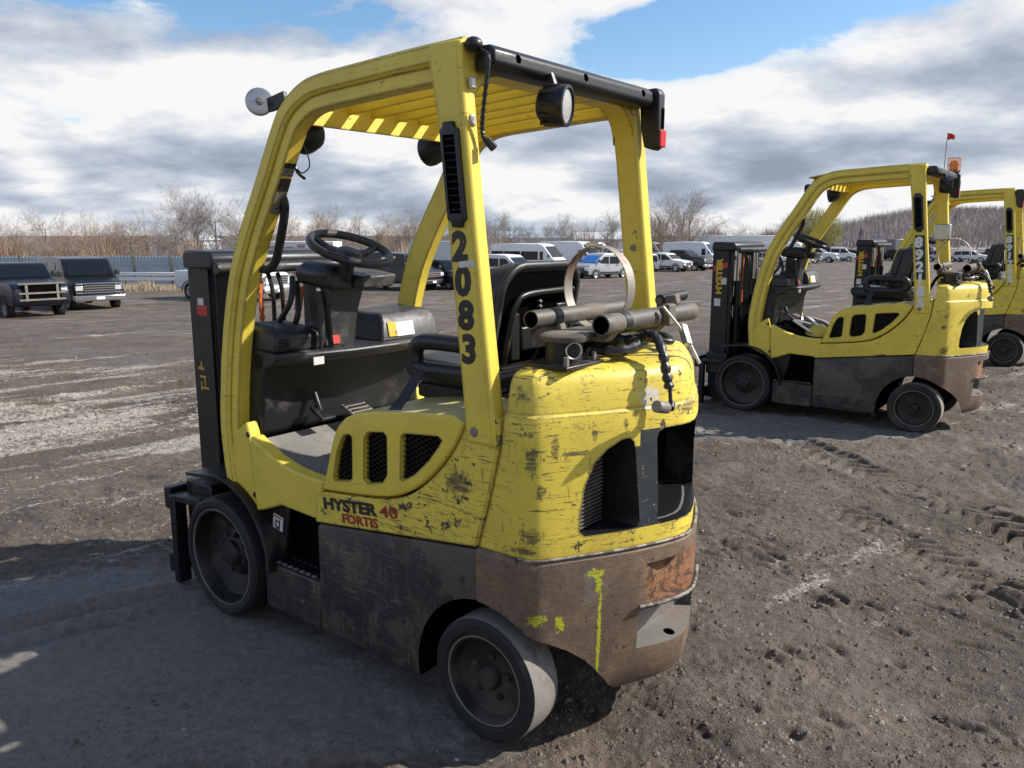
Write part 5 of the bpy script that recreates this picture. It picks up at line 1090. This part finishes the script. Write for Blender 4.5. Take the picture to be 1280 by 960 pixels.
row(866, 1000, 14, 125, 160, .65, .95, 'leafless tree behind the long white box trailer')
row(1130, 1400, 14, 190, 240, 1.0, 1.4, 'leafless tree at the foot of the wooded hill')
def twigs(name, n, fn, mat, label, cat, kind='stuff'):
    rg = random.Random(name); V, F = [], []
    for i in range(n):
        p, d, L, w_ = fn(rg); a = rg.uniform(0, 6.28); s = Vector((math.cos(a), math.sin(a), 0)) * w_; k = len(V); m_ = p + d * L * .55 + Vector((rg.gauss(0, .03), rg.gauss(0, .03), 0)) * L; V += [p - s, p + s, m_ - s * .7, m_ + s * .7, p + d * L + Vector((rg.gauss(0, .06), rg.gauss(0, .06), 0)) * L]; F += [(k, k + 1, k + 3, k + 2), (k + 2, k + 3, k + 4)]
    me = bpy.data.meshes.new(name); me.from_pydata(V, [], F); me.materials.append(M[mat]); o = bpy.data.objects.new(name, me); C.objects.link(o); tag(o, label, cat, kind=kind); return o
def up(rg, s=.2): return Vector((rg.gauss(0, s), rg.gauss(0, s), 1)).normalized()
def f_brush(x0, x1, D0, D1, h0, h1, w_=.02):
    def f(rg):
        px = rg.uniform(x0, x1); D = rg.uniform(D0, D1); h = rg.uniform(h0, h1) * (.65 + .55 * math.sin(px * .083) * math.sin(px * .031 + 1)); return at_fast(px, D), up(rg), max(h, .3), w_ * D / 60
    return f
def at_fast(px, Y):
    x = (px - 640) / 1010.46 * (Y * .9833 + .55); d = math.hypot(x, Y); t = min(max((d - 10.5) / 27.5, 0), 1); return Vector((x, Y, -(1.42 * t * t * (3 - 2 * t) + .0096 * min(max(d - 38, 0), 262))))
twigs('brush_thicket', 9000, f_brush(-90, 250, 53, 74, 1.2, 3.4), 'brush', 'tangled brown brush behind the sheet fence', 'brush')
twigs('brush_thicket', 7000, f_brush(240, 620, 66, 84, .8, 2.6), 'twig_grey', 'low grey brush behind the white pickup', 'brush')
twigs('dry_reeds', 2600, f_brush(470, 640, 60, 70, 1.6, 3.0, .022), 'reed', 'tall dry tan reeds behind the dark vans', 'reeds')
twigs('dry_reeds', 1500, f_brush(135, 240, 44.5, 48.5, .3, .9, .018), 'reed', 'dry tan grass under the guard rail', 'reeds')
twigs('dry_reeds', 2500, f_brush(620, 830, 98, 112, .8, 1.9, .024), 'reed', 'far strip of dry tan reeds behind the white vans', 'reeds')
twigs('far_wood', 9000, f_brush(520, 1010, 170, 300, 3, 7.5, .03), 'far_twig', 'far grey line of leafless woods on the horizon', 'woods')
twigs('brush_thicket', 5000, f_brush(862, 1000, 118, 140, 2, 6.0, .024), 'brush', 'reddish brown thicket behind the long box trailer', 'brush')
# willow: hanging yellow green twigs round a trunk
wp = at(1012, 165); wr = empty('willow_tree', wp); tag(wr, 'round yellow green willow seen through the beacon forklift cab', 'tree')
def f_willow(rg):
    while True:
        v = Vector((rg.uniform(-1, 1), rg.uniform(-1, 1), rg.uniform(-.5, 1)))
        if v.length < 1: break
    p = Vector((v.x * 6.2, v.y * 5.0, 4.6 + v.z * 4.6)); d = Vector((v.x * .7 + rg.gauss(0, .3), v.y * .6 + rg.gauss(0, .3), rg.uniform(-.8, .9))).normalized(); return p, d, rg.uniform(.6, 1.6), .035
o = twigs('crown', 9000, f_willow, 'willow', None, None, None); o.parent = wr
o = bpy.data.objects.new('trunk', SPEC[1][0]); C.objects.link(o); o.parent = wr
# wooded hill on the right
def hill():
    xs = np.linspace(0, 1, 60); V = []; F = []; rows = 14
    for j in range(rows):
        D = 300 + j * 24
        for i, t in enumerate(xs):
            px = 940 + t * 620; q = at_fast(px, D); e = sst(np.array(t), .0, .38) * (1 - .25 * sst(np.array(t), .6, 1)); hh = 21 * float(e) * float(sst(np.array((j) / (rows - 1.0)), 0, .9)) * (.92 + .16 * float(fbm(np.array(t * 7.0), np.array(j * .2), 3, 8)))
            V.append((q.x, D, q.z + hh - .3))
    n = len(xs)
    for j in range(rows - 1):
        for i in range(n - 1): F.append((j * n + i, j * n + i + 1, (j + 1) * n + i + 1, (j + 1) * n + i))
    me = bpy.data.meshes.new('hill'); me.from_pydata(V, [], F); me.materials.append(M['far_twig']); o = bpy.data.objects.new('hill', me); C.objects.link(o); tag(o, kind='structure')
    def f(rg):
        i = rg.randrange(n - 1); j = rg.randrange(1, rows - 1); a = Vector(V[j * n + i]); b_ = Vector(V[(j + 1) * n + i + 1]); p = Vector((a.x + (b_.x - a.x) * rg.random(), a.y + (b_.y - a.y) * rg.random(), 0)); k = (p.y - a.y) / 24; p.z = a.z + (V[(j + 1) * n + i][2] - a.z) * k; return p, up(rg, .22), rg.uniform(2.5, 6.5), rg.uniform(.07, .16)
    twigs('far_wood', 42000, f, 'far_twig', 'leafless wood covering the distant hill', 'woods')
    def f2(rg):
        p, d, L, w_ = f(rg); return p, d, L * 1.1, .9
    twigs('far_wood', 130, f2, 'pine', 'few dark evergreens scattered over the distant hill', 'woods')
hill()
# low sheds far off
def shed(px, D, w_, d_, h, rz, roofm, label):
    r = empty('shed', at(px, D), R(rz)); tag(r, label, 'building')
    b = MB(); b.box(-w_ / 2, w_ / 2, -d_ / 2, d_ / 2, 0, h); wl = b.build('wall', M['white_body'], r)
    b = MB(); b.prism([(-d_ / 2 - .3, h), (d_ / 2 + .3, h), (0, h + d_ * .18)], 'X', -w_ / 2 - .3, w_ / 2 + .3); b.build('roof', M[roofm], r)
    for k in range(3): x = -w_ / 2 + w_ * (k + .5) / 3; b = MB(); b.box(x - 1, x + 1, -d_ / 2 - .03, -d_ / 2 - .005, 0, h * .7); b.build('shed_door', M['pale_sheet'], wl)
shed(232, 165, 11, 8, 3.2, 60, 'white_body', 'small white gabled shed beyond the thicket')
shed(668, 175, 16, 8, 3.6, 5, 'pale_sheet', 'long low shed with pale roof behind the reeds')
shed(752, 190, 18, 9, 3.4, -8, 'white_body', 'low white shed far off behind the silver compact van')
